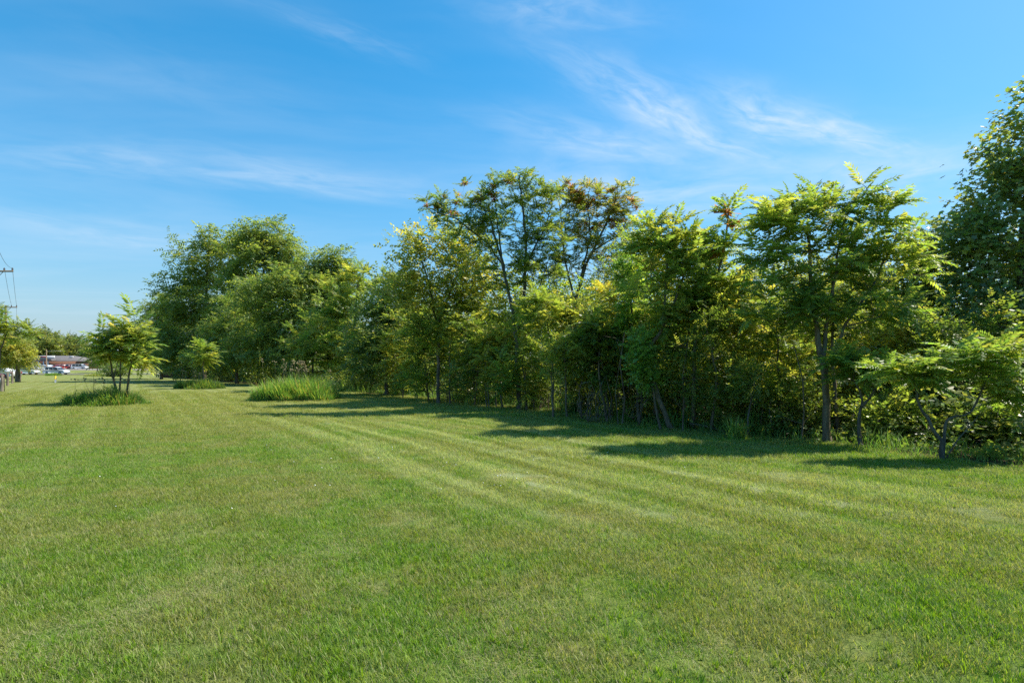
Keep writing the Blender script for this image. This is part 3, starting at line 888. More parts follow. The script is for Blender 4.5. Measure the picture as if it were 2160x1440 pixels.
# younger growth that closes the front of the wood between the taller stems
for px, d, top, w, kind, pal, sz, lab in [
        (1645, 14.0, 620, 75, 'ail', 'fresh', 0.50, 'young ailanthus with hanging fronds left of the spreading one'),
        (1560, 14.8, 590, 60, 'vine', 'yellow', 0.24, 'sunlit bushy sapling right under the palm-like whorl'),
        (1500, 14.2, 660, 65, 'sprig', 'mid', 0.22, 'leafy sapling crowding the thin pale trunk from the front'),
        (1440, 15.8, 600, 60, 'loc', 'fresh', 0.32, 'leafy sapling between the bent stem and the thin pale trunk'),
        (1380, 16.5, 640, 60, 'ail', 'fresh', 0.50, 'ailanthus shoots just right of the bright vine column'),
        (1290, 17.5, 600, 60, 'ail', 'yellow', 0.50, 'yellow-green ailanthus shoots left of the bright vine column'),
        (1225, 18.5, 640, 60, 'vine', 'yellow', 0.26, 'sunlit leafy sapling above the dark vine curtain'),
        (1110, 20.5, 650, 60, 'ail', 'fresh', 0.58, 'frond covered shoots at the foot of the tallest open ailanthus'),
        (1060, 22.0, 640, 60, 'ail', 'yellow', 0.58, 'yellow-green shoots left of the tallest open ailanthus foot'),
        (1000, 23.5, 660, 60, 'ail', 'mid', 0.60, 'mid green frond mass above the thin curved grey stems'),
        (905, 26.5, 640, 55, 'ailfar', 'fresh', 0.62, 'fresh green frond mass below the loose leaning tree'),
        (850, 30.0, 650, 50, 'ailfar', 'yellow', 0.62, 'yellow-green shoots leaning out right of the dark corner tree'),
        (1900, 14.0, 610, 70, 'loc', 'yellow', 0.30, 'yellow-green bushy sapling right of the spreading ailanthus'),
        (1985, 13.2, 660, 60, 'sprig', 'mid', 0.32, 'mid green bushy sapling in the shade left of the maple'),
        (1720, 15.5, 640, 80, 'sprig', 'yellow', 0.34, 'backlit bushy sapling seen between the stems of the spreading ailanthus')]:
    gy = HY + F * EYE / d; mid = (top + gy) / 2
    T('edge_sapling', lab, 'sapling', px, d, [([(px, gy), (px + rng.normal(0, 8), mid), (px + rng.normal(0, 12), top + 30)], 0.035), ([(px + 2, gy - 10, 0, 0), (px + rng.normal(0, 30), mid)], 0.022)],
      [(px, top + 25, w * .6, 32), (px - w * .5, top + 70, w * .7, 40), (px + w * .5, top + 75, w * .7, 40), (px, mid + 5, w * 1.1, 45), (px - w * .3, mid + 50, w * .8, 30)],
      kind=kind, n=52 if kind.startswith('ail') else 110, per=7 if kind.startswith('ail') else 9, size=sz, pal=pal, bark='bark_pale', spread=0.15, top_pal=('fresh', 0.25))

def copy_tree(root, loc, rz, sc):
    c = root.copy(); COL.objects.link(c); c.location = tuple(float(v) for v in loc); c.rotation_euler = (0, 0, rz); c.scale = sc
    for ch in root.children:
        k = ch.copy(); COL.objects.link(k); k.parent = c
    return c


# the deeper rows of the wood, in the shade behind the front
DEEP = [o for o in COL.objects if o.name.startswith('ailanthus_tree') and o.get('label', '').split()[0] in ('mid', 'dense', 'sunlit')]
i = 0
for row, n_row in ((6.5, 13), (10.5, 13)):
    for j in range(n_row):
        u = (j + 0.5 + 0.5 * (row > 8)) / n_row; k = u * 7.2; a = int(k); f = k - a
        p = EDGE[1 + a] * (1 - f) + EDGE[2 + a] * f; tg = unit(EDGE[2 + a] - EDGE[1 + a]); q = p + np.array((tg[1], -tg[0])) * (row + rng.normal(0, 0.7))
        src = DEEP[i % len(DEEP)]; z = float(ground_z(q[0], q[1])); g = (1.0 if row < 8 else 1.12) * (0.78 if q[1] < 20 else 0.95)
        w = g * (1.15 if i % 2 else 1.0)
        o = copy_tree(src, (q[0], q[1], z - 0.5), i * 2.1, (w, w, g)); i += 1
        tag(o, 'shaded green tree standing deep inside the wood behind the front row', 'tree', 'trees deep inside the wood')

# saplings and small trees along the edge
T('ailanthus_sapling', 'upright sapling with a bright tuft of fronds on a straight brown stem', 'sapling', 1168, 19.0,
  [([(1168, 868), (1166, 780), (1156, 690), (1150, 640)], 0.035)],
  [(1150, 635, 45, 18), (1160, 670, 55, 30), (1130, 650, 30, 20)], n=22, per=9, size=0.62, pal='fresh', bark='bark_pale', top_pal=('yellow', 0.3))
T('ailanthus_sapling', 'vine-hung sapling with yellow leaves on two straight pale stems', 'sapling', 1195, 17.6,
  [([(1197, 873), (1193, 800), (1190, 720)], 0.035), ([(1167, 868), (1163, 790), (1175, 720)], 0.035)],
  [(1190, 720, 40, 30), (1185, 760, 40, 35), (1215, 745, 30, 30)], kind='sprig', n=80, per=8, size=0.30, pal='fresh', bark='bark_pale', top_pal=('yellow', 0.35), spread=0.12)
T('ailanthus_sapling', 'pair of thin curved grey stems holding small drooping fronds', 'sapling', 1047, 22.5,
  [([(1048, 860), (1042, 800), (1040, 760)], 0.03), ([(1028, 850), (1022, 800), (1015, 760)], 0.03)],
  [(1035, 735, 40, 30), (1015, 720, 30, 20), (1060, 760, 30, 26)], n=26, per=8, size=0.55, pal='mid', bark='bark_grey', top_pal=('fresh', 0.4))
T('ailanthus_sapling', 'sapling with arching fronds catching light beside the forked trunk', 'sapling', 950, 24.5,
  [([(950, 850), (948, 760), (955, 680)], 0.04)],
  [(950, 660, 50, 30), (920, 700, 50, 30), (985, 700, 40, 30), (880, 700, 30, 20)], n=34, per=8, size=0.62, pal='fresh', top_pal=('yellow', 0.3))
T('leafy_shrub', 'green round shrub standing out at the dark foot of the corner tree', 'shrub', 880, 29.0,
  [([(880, 836), (878, 800)], 0.03)], [(880, 780, 36, 30), (900, 800, 30, 20)], kind='ailfar', n=30, per=8, size=0.5, pal='fresh')
T('ailanthus_sapling', 'sapling of soft fronds above the tangle of brown vines', 'sapling', 1250, 16.6,
  [([(1282, 893), (1268, 830), (1262, 780), (1262, 700)], 0.045)],
  [(1262, 690, 45, 30), (1230, 720, 35, 30), (1290, 730, 40, 30)], n=30, per=8, size=0.5, pal='mid', bark='bark_pale', top_pal=('fresh', 0.4))
T('small_tree', 'small slender tree with fresh fronds, second stem from the spreading ailanthus', 'tree', 1817, 11.5,
  [([(1817, 942), (1812, 885), (1820, 850), (1800, 800)], 0.04), ([(1818, 858), (1850, 815), (1870, 790)], 0.025)],
  [(1800, 790, 45, 24), (1850, 780, 45, 24), (1780, 760, 30, 20)], n=26, per=8, size=0.46, pal='fresh', bark='bark_grey', top_pal=('tuft', .4))
T('forked_sapling', 'low sapling with bare grey forked limbs and bright long fronds at the lawn corner', 'sapling', 1990, 9.8,
  [([(1991, 966), (1986, 930), (1966, 900), (1944, 865), (1930, 820), (1922, 790)], 0.038), ([(1988, 928), (1994, 895), (2005, 882), (2030, 874), (2062, 850), (2080, 800)], 0.027),
   ([(1990, 944), (2020, 925), (2042, 902), (2056, 882), (2072, 874)], 0.012), ([(2042, 902), (2040, 884), (2036, 876)], 0.008), ([(1964, 898), (1961, 880), (1964, 868)], 0.012)],
  [(1920, 770, 50, 24), (1880, 790, 40, 24), (1970, 760, 50, 26), (2040, 750, 50, 24), (2090, 790, 45, 26), (2120, 730, 40, 22), (2130, 830, 40, 26), (1990, 800, 50, 20), (2160, 760, 40, 40)],
  n=64, per=7, size=0.42, pal='fresh', bark='bark_grey', top_pal=('tuft', 0.35), rtip=0.004, sides=8)
T('ailanthus_sapling', 'thin dead-looking grey sapling leaning at the foot of the wood by the yellow grass tuft', 'sapling', 1575, 13.2,
  [([(1576, 922), (1577, 880), (1584, 840), (1592, 800)], 0.022)], [(1590, 800, 40, 26), (1560, 790, 30, 24)], kind='sprig', n=34, per=7, size=0.26, pal='mid', bark='bark_grey', spread=0.10)

# vine covered stems
T('climbing_vine', 'column of bright green vine capping a dead trunk above the thicket', 'vine', 1328, 16.4,
  [([(1350, 890), (1340, 760), (1330, 640), (1326, 560)], 0.06)],
  [(1326, 555, 20, 18), (1328, 590, 24, 34), (1334, 640, 26, 40), (1332, 700, 30, 40)], kind='vine', n=130, per=8, size=0.20, pal='tuft', spread=0.07, outer=0.25)
T('climbing_vine', 'sleeve of vine leaves wrapped round the bent pale stem', 'vine', 1352, 14.6,
  [([(1395, 880), (1368, 780), (1352, 710)], 0.03)],
  [(1350, 720, 20, 26), (1354, 760, 20, 40), (1365, 800, 16, 20)], kind='vine', n=80, per=8, size=0.19, pal='tuft', spread=0.06, outer=0.25)
T('climbing_vine', 'dark curtain of vine hanging beside the brown vine tangle', 'vine', 1265, 16.9,
  [([(1290, 890), (1275, 800), (1262, 700)], 0.03)],
  [(1262, 710, 34, 40), (1268, 770, 34, 46)], kind='vine', n=120, per=8, size=0.22, pal='mid', spread=0.09, outer=0.3)


# shrubs in the shade of the edge
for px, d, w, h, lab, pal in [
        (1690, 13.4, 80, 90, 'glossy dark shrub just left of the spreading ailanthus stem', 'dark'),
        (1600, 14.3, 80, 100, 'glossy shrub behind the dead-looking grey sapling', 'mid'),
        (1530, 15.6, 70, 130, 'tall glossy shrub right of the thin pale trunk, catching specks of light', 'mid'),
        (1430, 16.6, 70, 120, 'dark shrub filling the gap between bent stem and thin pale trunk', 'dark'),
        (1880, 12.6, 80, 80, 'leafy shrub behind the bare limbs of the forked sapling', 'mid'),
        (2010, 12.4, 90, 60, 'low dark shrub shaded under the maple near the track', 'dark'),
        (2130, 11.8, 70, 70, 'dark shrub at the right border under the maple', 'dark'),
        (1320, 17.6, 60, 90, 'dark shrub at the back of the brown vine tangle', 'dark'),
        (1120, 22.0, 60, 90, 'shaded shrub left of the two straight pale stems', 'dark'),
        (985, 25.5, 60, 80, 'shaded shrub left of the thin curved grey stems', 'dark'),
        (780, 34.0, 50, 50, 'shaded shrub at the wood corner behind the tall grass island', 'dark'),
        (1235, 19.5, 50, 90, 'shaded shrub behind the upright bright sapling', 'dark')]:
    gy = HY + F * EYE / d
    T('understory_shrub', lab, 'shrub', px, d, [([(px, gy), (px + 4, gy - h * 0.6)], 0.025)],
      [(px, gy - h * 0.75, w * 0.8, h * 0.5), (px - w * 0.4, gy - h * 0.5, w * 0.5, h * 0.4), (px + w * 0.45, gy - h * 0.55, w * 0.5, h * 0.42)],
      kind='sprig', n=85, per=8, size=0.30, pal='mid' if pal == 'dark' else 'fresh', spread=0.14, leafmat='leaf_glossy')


def undergrowth():
    """the shaded thicket behind the edge: leafy sprays through its whole depth"""
    P = []
    seg = np.hypot(*(EDGE[1:] - EDGE[:-1]).T); cum = np.concatenate([[0], np.cumsum(seg)])
    n = 14500
    u = rng.random(n * 2) ** 1.9 * cum[-1]
    k = np.clip(np.searchsorted(cum, u) - 1, 0, len(seg) - 1); f = (u - cum[k]) / seg[k]
    p = EDGE[k] + (EDGE[k + 1] - EDGE[k]) * f[:, None]; tg = unit(EDGE[k + 1] - EDGE[k]); nr = np.stack([tg[:, 1], -tg[:, 0]], 1)
    off = rng.uniform(1.2, 9.0, len(u)); q = p + nr * off[:, None]
    keep = (q[:, 1] > 5); q, off = q[keep], off[keep]
    dist = q[:, 1]
    hmax = np.clip(1.0 + 0.72 * off, 0, 5.0) * (1 + 0.5 * np.clip((dist - 25) / 40, 0, 1))
    clump = 0.5 + 0.5 * np.sin(q[:, 0] * 1.9 + 2 * np.sin(q[:, 1] * 1.3)) * np.sin(q[:, 1] * 1.7)
    z = ground_z(q[:, 0], q[:, 1]) + rng.random(len(q)) ** 1.7 * hmax * (0.55 + 0.45 * clump)
    pos = np.column_stack([q, z]); m = len(pos)
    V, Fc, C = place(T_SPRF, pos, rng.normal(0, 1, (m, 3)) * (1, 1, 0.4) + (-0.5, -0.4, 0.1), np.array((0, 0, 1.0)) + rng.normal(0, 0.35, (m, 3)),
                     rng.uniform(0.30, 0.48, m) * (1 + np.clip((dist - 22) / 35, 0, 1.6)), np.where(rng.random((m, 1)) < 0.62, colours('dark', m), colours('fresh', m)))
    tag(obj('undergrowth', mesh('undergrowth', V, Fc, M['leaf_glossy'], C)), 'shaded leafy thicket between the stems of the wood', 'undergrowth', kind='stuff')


undergrowth()


def blade_mesh_data(pos, h, w, lean, az, col, segs=3, curl=0.5):
    """tapered curved blades: arrays of roots, heights, widths; returns V, F, C"""
    n = len(pos); V = np.zeros((n, segs * 2 + 1, 3))
    d = np.stack([np.cos(az), np.sin(az), np.zeros(n)], 1); s = np.stack([-np.sin(az), np.cos(az), np.zeros(n)], 1)
    for i in range(segs + 1):
        u = i / segs; hor = lean * (u * (1 - curl) + curl * u * u); ver = h * (u - 0.22 * lean / (h + 1e-6) * u * u * curl)
        c = pos + d * hor[:, None]; c[:, 2] += ver
        if i < segs:
            ww = (w * (1 - 0.55 * u))[:, None] / 2; V[:, 2 * i] = c - s * ww; V[:, 2 * i + 1] = c + s * ww
        else: V[:, 2 * segs] = c
    Fc = []
    for i in range(segs - 1):
        k = 2 * i; Fc += [(k, k + 1, k + 3), (k, k + 3, k + 2)]
    k = 2 * (segs - 1); Fc.append((k, k + 1, k + 2)); Fc = np.array(Fc)
    A = (Fc[None] + (np.arange(n) * (segs * 2 + 1))[:, None, None]).reshape(-1, 3)
    return V.reshape(-1, 3), A, np.repeat(col, segs * 2 + 1, axis=0)


def edge_weeds():
    seg = np.hypot(*(EDGE[1:-2] - EDGE[:-3]).T); cum = np.concatenate([[0], np.cumsum(seg)])
    Vs, Fs, Cs, n0 = [], [], [], 0
    u = rng.random(860) ** 1.6 * cum[-1]
    for uu in u:
        k = min(int(np.searchsorted(cum, uu) - 1), len(seg) - 1); f = (uu - cum[k]) / seg[k]
        p = EDGE[k] + (EDGE[k + 1] - EDGE[k]) * f; tg = unit(EDGE[k + 1] - EDGE[k]); nr = np.array((tg[1], -tg[0]))
        side = rng.uniform(-0.45, 0.9); q = p + nr * side; m = rng.integers(14, 34); big = rng.uniform(0.6, 1.5)
        if rng.random() < 0.3: big *= 2.0
        pos = np.column_stack([q + rng.normal(0, 0.16, (m, 2)), np.zeros(m)]); pos[:, 2] = ground_z(pos[:, 0], pos[:, 1])
        big *= (0.65 if q[1] < 13.5 else 1.0) * (0.45 if side < -0.05 else 1.0)
        h = rng.uniform(0.10, 0.30, m) * big
        V, Fc, C = blade_mesh_data(pos, h, rng.uniform(0.010, 0.020, m) * max(big, 0.7), h * rng.uniform(0.2, 0.9, m), rng.random(m) * 6.28, colours('tuft', m) * rng.uniform(0.7, 1.1))
        Vs.append(V); Fs.append(Fc + n0); Cs.append(C); n0 += len(V)
    # broad weed leaves among them
    m = 2000; uu = rng.random(m) * cum[-1]; k = np.clip(np.searchsorted(cum, uu) - 1, 0, len(seg) - 1); f = (uu - cum[k]) / seg[k]
    p = EDGE[k] + (EDGE[k + 1] - EDGE[k]) * f[:, None]; tg = unit(EDGE[k + 1] - EDGE[k]); nr = np.stack([tg[:, 1], -tg[:, 0]], 1)
    q = p + nr * rng.uniform(0.0, 1.0, (m, 1)); pos = np.column_stack([q, ground_z(q[:, 0], q[:, 1]) + rng.uniform(0, 0.22, m)])
    V, Fc, C = place(T_VINE, pos, rng.normal(0, 1, (m, 3)) * (1, 1, 0.2) + (0, 0, 0.6), np.array((0, 0, 1.0)) + rng.normal(0, 0.3, (m, 3)), rng.uniform(0.10, 0.24, m), colours('mid', m))
    Vs.append(V); Fs.append(Fc + n0); Cs.append(C)
    tag(obj('weeds', mesh('weeds', np.concatenate(Vs), np.concatenate(Fs), M['blade'], np.concatenate(Cs))), 'rank weeds and uncut grass along the foot of the wood', 'weeds', kind='stuff')


edge_weeds()


# dead wood
def dead_vines(px, d, label, n, spread_px, h_px, mat='dead'):
    base = on_ground(px, d); root = empty('vine_tangle', base); tag(root, label, 'dead vines')
    k = d / F
    for i in range(n):
        mb = MB(); m = 12; r = rng.uniform(0.25, 1.0) * spread_px * k
        c = np.array((rng.normal(0, 0.35) * spread_px * k, rng.normal(0, 0.15), rng.uniform(0.15, 0.8) * h_px * k))
        a0, span = rng.random() * 6.28, rng.uniform(2.0, 5.5); th = a0 + np.linspace(0, span, m)
        path = c + np.stack([np.cos(th) * r * 0.6, 0.25 * np.sin(th * 1.3) * r, np.sin(th) * r * 0.8], 1) + rng.normal(0, 0.015, (m, 3))
        path[:, 2] = np.maximum(path[:, 2], 0.02)
        mb.tube(path, rng.uniform(0.006, 0.016), 5); obj('vine', mb.me('vine', M[mat], True), root)
    for i in range(max(3, n // 3)):
        mb = MB(); x = rng.normal(0, 0.5) * spread_px * k; top = rng.uniform(0.6, 1.3) * h_px * k
        path = np.array([(x, 0, -0.03), (x + rng.normal(0, .08), rng.normal(0, .05), top * 0.5), (x + rng.normal(0, .2), rng.normal(0, .1), top)])
        mb.tube(path, [0.014, 0.011, 0.006], 5); obj('stem', mb.me('stem', M[mat], True), root)


dead_vines(1248, 16.2, 'brown tangle of looping dead vines at the foot of the wood', 16, 40, 90)
dead_vines(1140, 20.6, 'dry upright brush beside the two straight pale stems', 8, 40, 50)
dead_vines(1345, 15.6, 'thin hanging dead vines left of the bent pale stem', 9, 40, 110)
dead_vines(950, 25.5, 'pale forked dead brush under the arching sapling', 7, 40, 55)
dead_vines(1640, 13.6, 'brittle dead twigs under the glossy dark shrub', 7, 50, 60)


def bare_stem(px, d, pts, r, label, twigs=7):
    """a leafless pale stem with broken side twigs"""
    base = on_ground(px, d); root = empty('bare_stem', base); tag(root, label, 'dead stem')
    P = np.array([at(p[0], p[1], d) for p in pts]) - base; P[0][2] = -0.05; P[1:, 1] += rng.normal(0, 0.08, len(P) - 1)
    mb = MB(); mb.tube(P, np.linspace(r, r * 0.45, len(P)), 7); obj('stem', mb.me('stem', M['dead'], True), root)
    for _ in range(twigs):
        k = rng.integers(1, len(P)); f = rng.random(); q = P[k - 1] * (1 - f) + P[k] * f
        if q[2] < 0.25: continue
        v = np.array((rng.normal(0, 1), rng.normal(0, .6), rng.uniform(0.0, 0.9))); v = unit(v) * rng.uniform(0.25, 0.8)
        mb = MB(); mb.tube([q, q + v * 0.5 + rng.normal(0, .03, 3), q + v], [r * .35, r * .28, r * .12], 4); obj('twig', mb.me('twig', M['dead'], True), root)


bare_stem(1030, 22.0, [(1032, 858), (1028, 800), (1022, 750), (1030, 700)], 0.025, 'leafless stem beside the thin curved grey stems')
bare_stem(1310, 15.8, [(1312, 895), (1318, 840), (1308, 770), (1318, 700)], 0.028, 'leafless stem with side twigs right of the brown vine tangle')
bare_stem(1470, 14.4, [(1440, 905), (1446, 850), (1440, 790), (1452, 720)], 0.022, 'leafless crooked stem left of the thin pale trunk')
bare_stem(1690, 12.6, [(1690, 928), (1694, 870), (1684, 800), (1676, 730)], 0.02, 'leafless stem left of the spreading ailanthus stem')
bare_stem(1230, 17.4, [(1228, 882), (1222, 830), (1232, 780), (1226, 730)], 0.022, 'leafless stem left of the brown vine tangle')
bare_stem(905, 27.0, [(905, 844), (900, 800), (908, 760)], 0.03, 'leafless forked stem in the dark right of the round shrub')


def log(p0, p1, r, label):
    a, b = at(p0[0], p0[1], p0[2]), at(p1[0], p1[1], p1[2])
    for q in (a, b): q[2] = max(q[2], float(ground_z(q[0], q[1])) + r * 0.8)
    path = np.array([a + (b - a) * u + np.array((0, 0, 0.03 * math.sin(u * 3.1))) for u in np.linspace(0, 1, 7)])
    root = empty('fallen_branch', path[0]); tag(root, label, 'fallen branch')
    mb = MB(); mb.tube(path - path[0], np.linspace(r, r * 0.6, 7), 7); obj('stem', mb.me('stem', M['bark_grey'], True), root)
    mb = MB(); mb.tube(np.array([path[3], path[3] + (0.12, 0.02, 0.16), path[3] + (0.2, 0.05, 0.34)]) - path[0], [r * .5, r * .4, r * .2], 5); obj('twig', mb.me('twig', M['bark_grey'], True), root)


log((1456, 893, 14.9), (1532, 914, 14.0), 0.035, 'grey fallen branch lying at the foot of the thin pale trunk')

# ------------------------------------------------------------------ grass islands on the lawn
def grass_island(px, d, rx, ry, h, label, n, pal='tuft', stalks=0, lush=1.0):
    base = on_ground(px, d); root = empty('grass_island', base); tag(root, label, 'tall grass')
    a = rng.random(n) * 6.28; r = np.sqrt(rng.random(n)) * (1 + 0.10 * np.sin(3 * a + px) + 0.07 * np.sin(7 * a))
    x, y = np.cos(a) * r * rx, np.sin(a) * r * ry
    prof = np.clip(1.12 - r ** 4 * 0.7, 0.3, 1) * (0.72 + 0.28 * np.sin(x * 2.3 + 1.0) * np.cos(y * 2.9) + 0.22 * np.sin(x * 6.1 + px) * np.sin(y * 5.3 + 1))
    pos = np.stack([x, y, ground_z(x + base[0], y + base[1]) - base[2]], 1)
    hh = h * prof * rng.uniform(0.45, 1.25, n)
    V, Fc, C = blade_mesh_data(pos, hh, rng.uniform(0.012, 0.026, n) * (1 + d / 40), hh * rng.uniform(0.15, 0.9, n), a + rng.normal(0, 1.5, n), np.where(rng.random((n, 1)) < 0.10, (0.34, 0.28, 0.13), np.where(rng.random((n, 1)) < 0.25, colours('mid', n), colours(pal, n))) * lush)
    obj('blades', mesh('blades', V, Fc, M['blade'], C), root)['kind'] = 'stuff'
    m = n // 30; i = rng.integers(0, n, m)
    P = pos[i].copy(); P[:, 2] += hh[i] * rng.uniform(0.3, 1.0, m)
    V, Fc, C = place(T_VINE, P, rng.normal(0, 1, (m, 3)) + (0, 0, 0.8), np.array((0, 0, 1.0)) + rng.normal(0, .3, (m, 3)), rng.uniform(0.08, 0.2, m), colours(pal, m))
    obj('weed_leaves', mesh('weed_leaves', V, Fc, M['leaf'], C), root)['kind'] = 'stuff'
    for k in range(stalks):
        aa = rng.random() * 6.28; q = np.array((math.cos(aa) * rx * rng.uniform(0, .9), math.sin(aa) * ry * rng.uniform(0, .9), 0)); H = h * rng.uniform(1.15, 1.65)
        mb = MB(); top = q + (rng.normal(0, 0.12), rng.normal(0, 0.1), H)
        mb.tube([q, (q + top) / 2 + (0.03, 0, 0), top, top + (0.06, 0, -0.02)], [0.008, 0.007, 0.005, 0.004], 4)
        for _ in range(5):
            c = top + rng.normal(0, 0.045, 3); mb.box(c, (0.05, 0.05, 0.04), rng.random())
        obj('seed_stalk', mb.me('seed_stalk', M['stalk']), root)
    return root


grass_island(625, 28.6, 2.1, 1.5, 1.25, 'bright island of tall grass with dry seed heads beside the wood corner', 8500, stalks=26, lush=1.15)
grass_island(220, 24.6, 1.62, 1.2, 0.80, 'island of uncut weeds round the stems of the ailanthus clump', 4200, stalks=8)
grass_island(420, 44.0, 1.85, 1.3, 0.85, 'shaded island of tall grass round the small lone sapling', 3200, stalks=10, lush=0.8)
grass_island(112, 112.0, 1.5, 1.0, 0.75, 'small tuft of long grass in front of the silver wagon', 700, lush=1.1)
grass_island(203, 105.0, 2.1, 1.4, 0.75, 'pale straw-coloured tuft of long grass out on the far lawn', 800, pal='yellow')
grass_island(1555, 13.0, 0.22, 0.14, 0.50, 'yellow-green tuft of broad grass at the foot of the grey sapling', 160, lush=1.25, pal='fresh')

T('ailanthus_clump', 'several stemmed ailanthus clump with sunlit yellow tips on the near weed island', 'tree', 248, 25.0,
  [([(248, 838), (236, 780), (226, 735), (222, 700)], 0.05), ([(252, 836), (254, 770), (256, 700)], 0.045), ([(266, 838), (272, 790), (285, 730), (292, 690)], 0.05), ([(250, 832), (240, 800), (250, 760)], 0.03)],
  [(285, 668, 16, 10), (298, 690, 24, 16), (245, 692, 24, 16), (222, 705, 14, 10), (235, 730, 22, 20), (270, 725, 34, 24), (300, 735, 16, 18), (298, 762, 16, 10), (255, 752, 26, 10), (222, 742, 12, 10)],
  n=40, per=8, size=0.92, pal='fresh', bark='bark_pale', top_pal=('yellow', 0.28), rosette=(-0.3, 0.8))
T('ailanthus_sapling', 'small lone ailanthus sapling rising from the shaded grass island', 'sapling', 429, 44.0,
  [([(430, 812), (428, 780), (430, 740)], 0.06), ([(416, 810), (420, 785)], 0.04)],
  [(431, 735, 6, 5), (418, 752, 10, 5), (444, 752, 10, 5), (430, 763, 14, 8)], n=11, per=9, size=1.05, pal='fresh', bark='bark_pale', top_pal=('yellow', 0.2), rosette=(-0.2, 0.6))
# dry stick and a dark rosette plant on the near island
root = empty('dry_stick', on_ground(203, 25.2)); tag(root, 'dry bent stick poking out of the weed island', 'stick')
mb = MB(); mb.tube([(0, 0, -0.05), (-0.12, 0, 0.35), (-0.38, 0, 0.66)], [0.02, 0.018, 0.01], 5); obj('stem', mb.me('stem', M['dead'], True), root)
mb = MB(); mb.tube([(-0.1, 0, 0.3), (-0.14, 0.02, 0.9), (-0.13, 0.02, 1.25)], [0.012, 0.01, 0.006], 4); obj('twig', mb.me('twig', M['dead'], True), root)
root = empty('thistle_plant', on_ground(232, 24.2)); tag(root, 'dark green upright weed with narrow leaves in front of the clump stems', 'weed')
m = 90; pz = rng.uniform(0.1, 0.75, m); az = rng.random(m) * 6.28
V, Fc, C = place([sprig(3, 0.5, 0.12, 5, 0.4)], np.stack([pz * 0, pz * 0, pz], 1), np.stack([np.cos(az), np.sin(az), np.full(m, 0.5)], 1), np.tile((0, 0, 1.0), (m, 1)), 0.36 - 0.22 * pz, colours('dark', m))
obj('foliage', mesh('foliage', V, Fc, M['leaf'], C), root)
mb = MB(); mb.tube([(0, 0, -0.03), (0, 0, 0.8)], [0.014, 0.006], 5); obj('stem', mb.me('stem', M['bark'], True), root)

# ------------------------------------------------------------------ far left: trees by the road, posts, poles
T('feathery_tree', 'light green feathery small tree beside the wooden posts', 'tree', 36, 62.0,
  [([(38, 806), (37, 770), (34, 730)], 0.22)],
  [(36, 735, 30, 22), (10, 745, 26, 26), (50, 758, 22, 16), (25, 715, 26, 16), (-15, 740, 26, 30)], kind='loc', n=150, per=13, size=0.55, pal='yellow', spread=0.35)
T('ailanthus_tree', 'ailanthus with yellow and rusty leaves leaning in at the left border', 'tree', 0, 48.0,
  [([(-6, 814), (0, 740), (15, 700)], 0.12)],
  [(40, 690, 26, 10), (10, 690, 28, 14), (60, 700, 16, 10), (20, 705, 30, 12), (-20, 660, 24, 30)], kind='ailfar', n=50, per=8, size=0.75, pal='fresh', top_pal=('autumn', 0.3))
T('far_shrub', 'young round tree on the far lawn between the white van and the wood', 'tree', 205, 150.0,
  [([(205, 783), (206, 765)], 0.12)], [(205, 762, 20, 9), (222, 766, 16, 8)], kind='sprigfar', n=50, per=10, size=0.9, pal='far', spread=0.5)
T('far_shrub', 'dark rounded bush on the far lawn left of the locusts', 'shrub', 240, 100.0,
  [([(240, 794), (240, 785)], 0.1)], [(240, 780, 22, 12), (255, 784, 16, 9)], kind='sprigfar', n=70, per=10, size=0.65, pal='dark', spread=0.4)
FAR = [(40, 722, 22, 20, 'leftmost tree behind the brick shops'), (70, 728, 24, 22, 'second tree from the left behind the brick shops'), (94, 712, 22, 14, 'highest of the trees behind the brick shops'),
       (106, 728, 20, 20, 'tree behind the brick shops just right of the highest one'), (128, 734, 18, 18, 'yellowish tree above the ridge of the brick shops'),
       (148, 728, 20, 16, 'rounded tree behind the right slope of the shop roof'), (168, 736, 18, 18, 'tree behind the end wall of the brick shops'),
       (190, 748, 18, 14, 'low tree right of the brick shops in the distance'), (225, 752, 26, 12, 'distant low tree behind the near weed island'),
       (275, 750, 26, 14, 'distant low tree seen between the ailanthus clump stems'), (315, 742, 22, 18, 'distant tree beside the end of the locusts'), (15, 738, 24, 20, 'distant tree behind the feathery tree')]
for i, (px, py, rx, ry, lab) in enumerate(FAR):
    d = 262 + (i * 37) % 50
    gy = HY - (1.7 - EYE) * F / d
    T('distant_tree', lab, 'tree', px, d, [([(px, gy), (px, py)], 0.35)],
      [(px, py, rx, ry), (px - rx * .5, py + ry * .7, rx * .7, ry * .8), (px + rx * .5, py + ry * .6, rx * .8, ry * .8), (px, py + ry * 1.5, rx * 1.1, ry)],
      kind='sprigfar', n=130, per=7, size=2.6, pal='far' if i != 4 else 'fresh', spread=1.0, group='trees behind the brick shops', rtip=0.03)

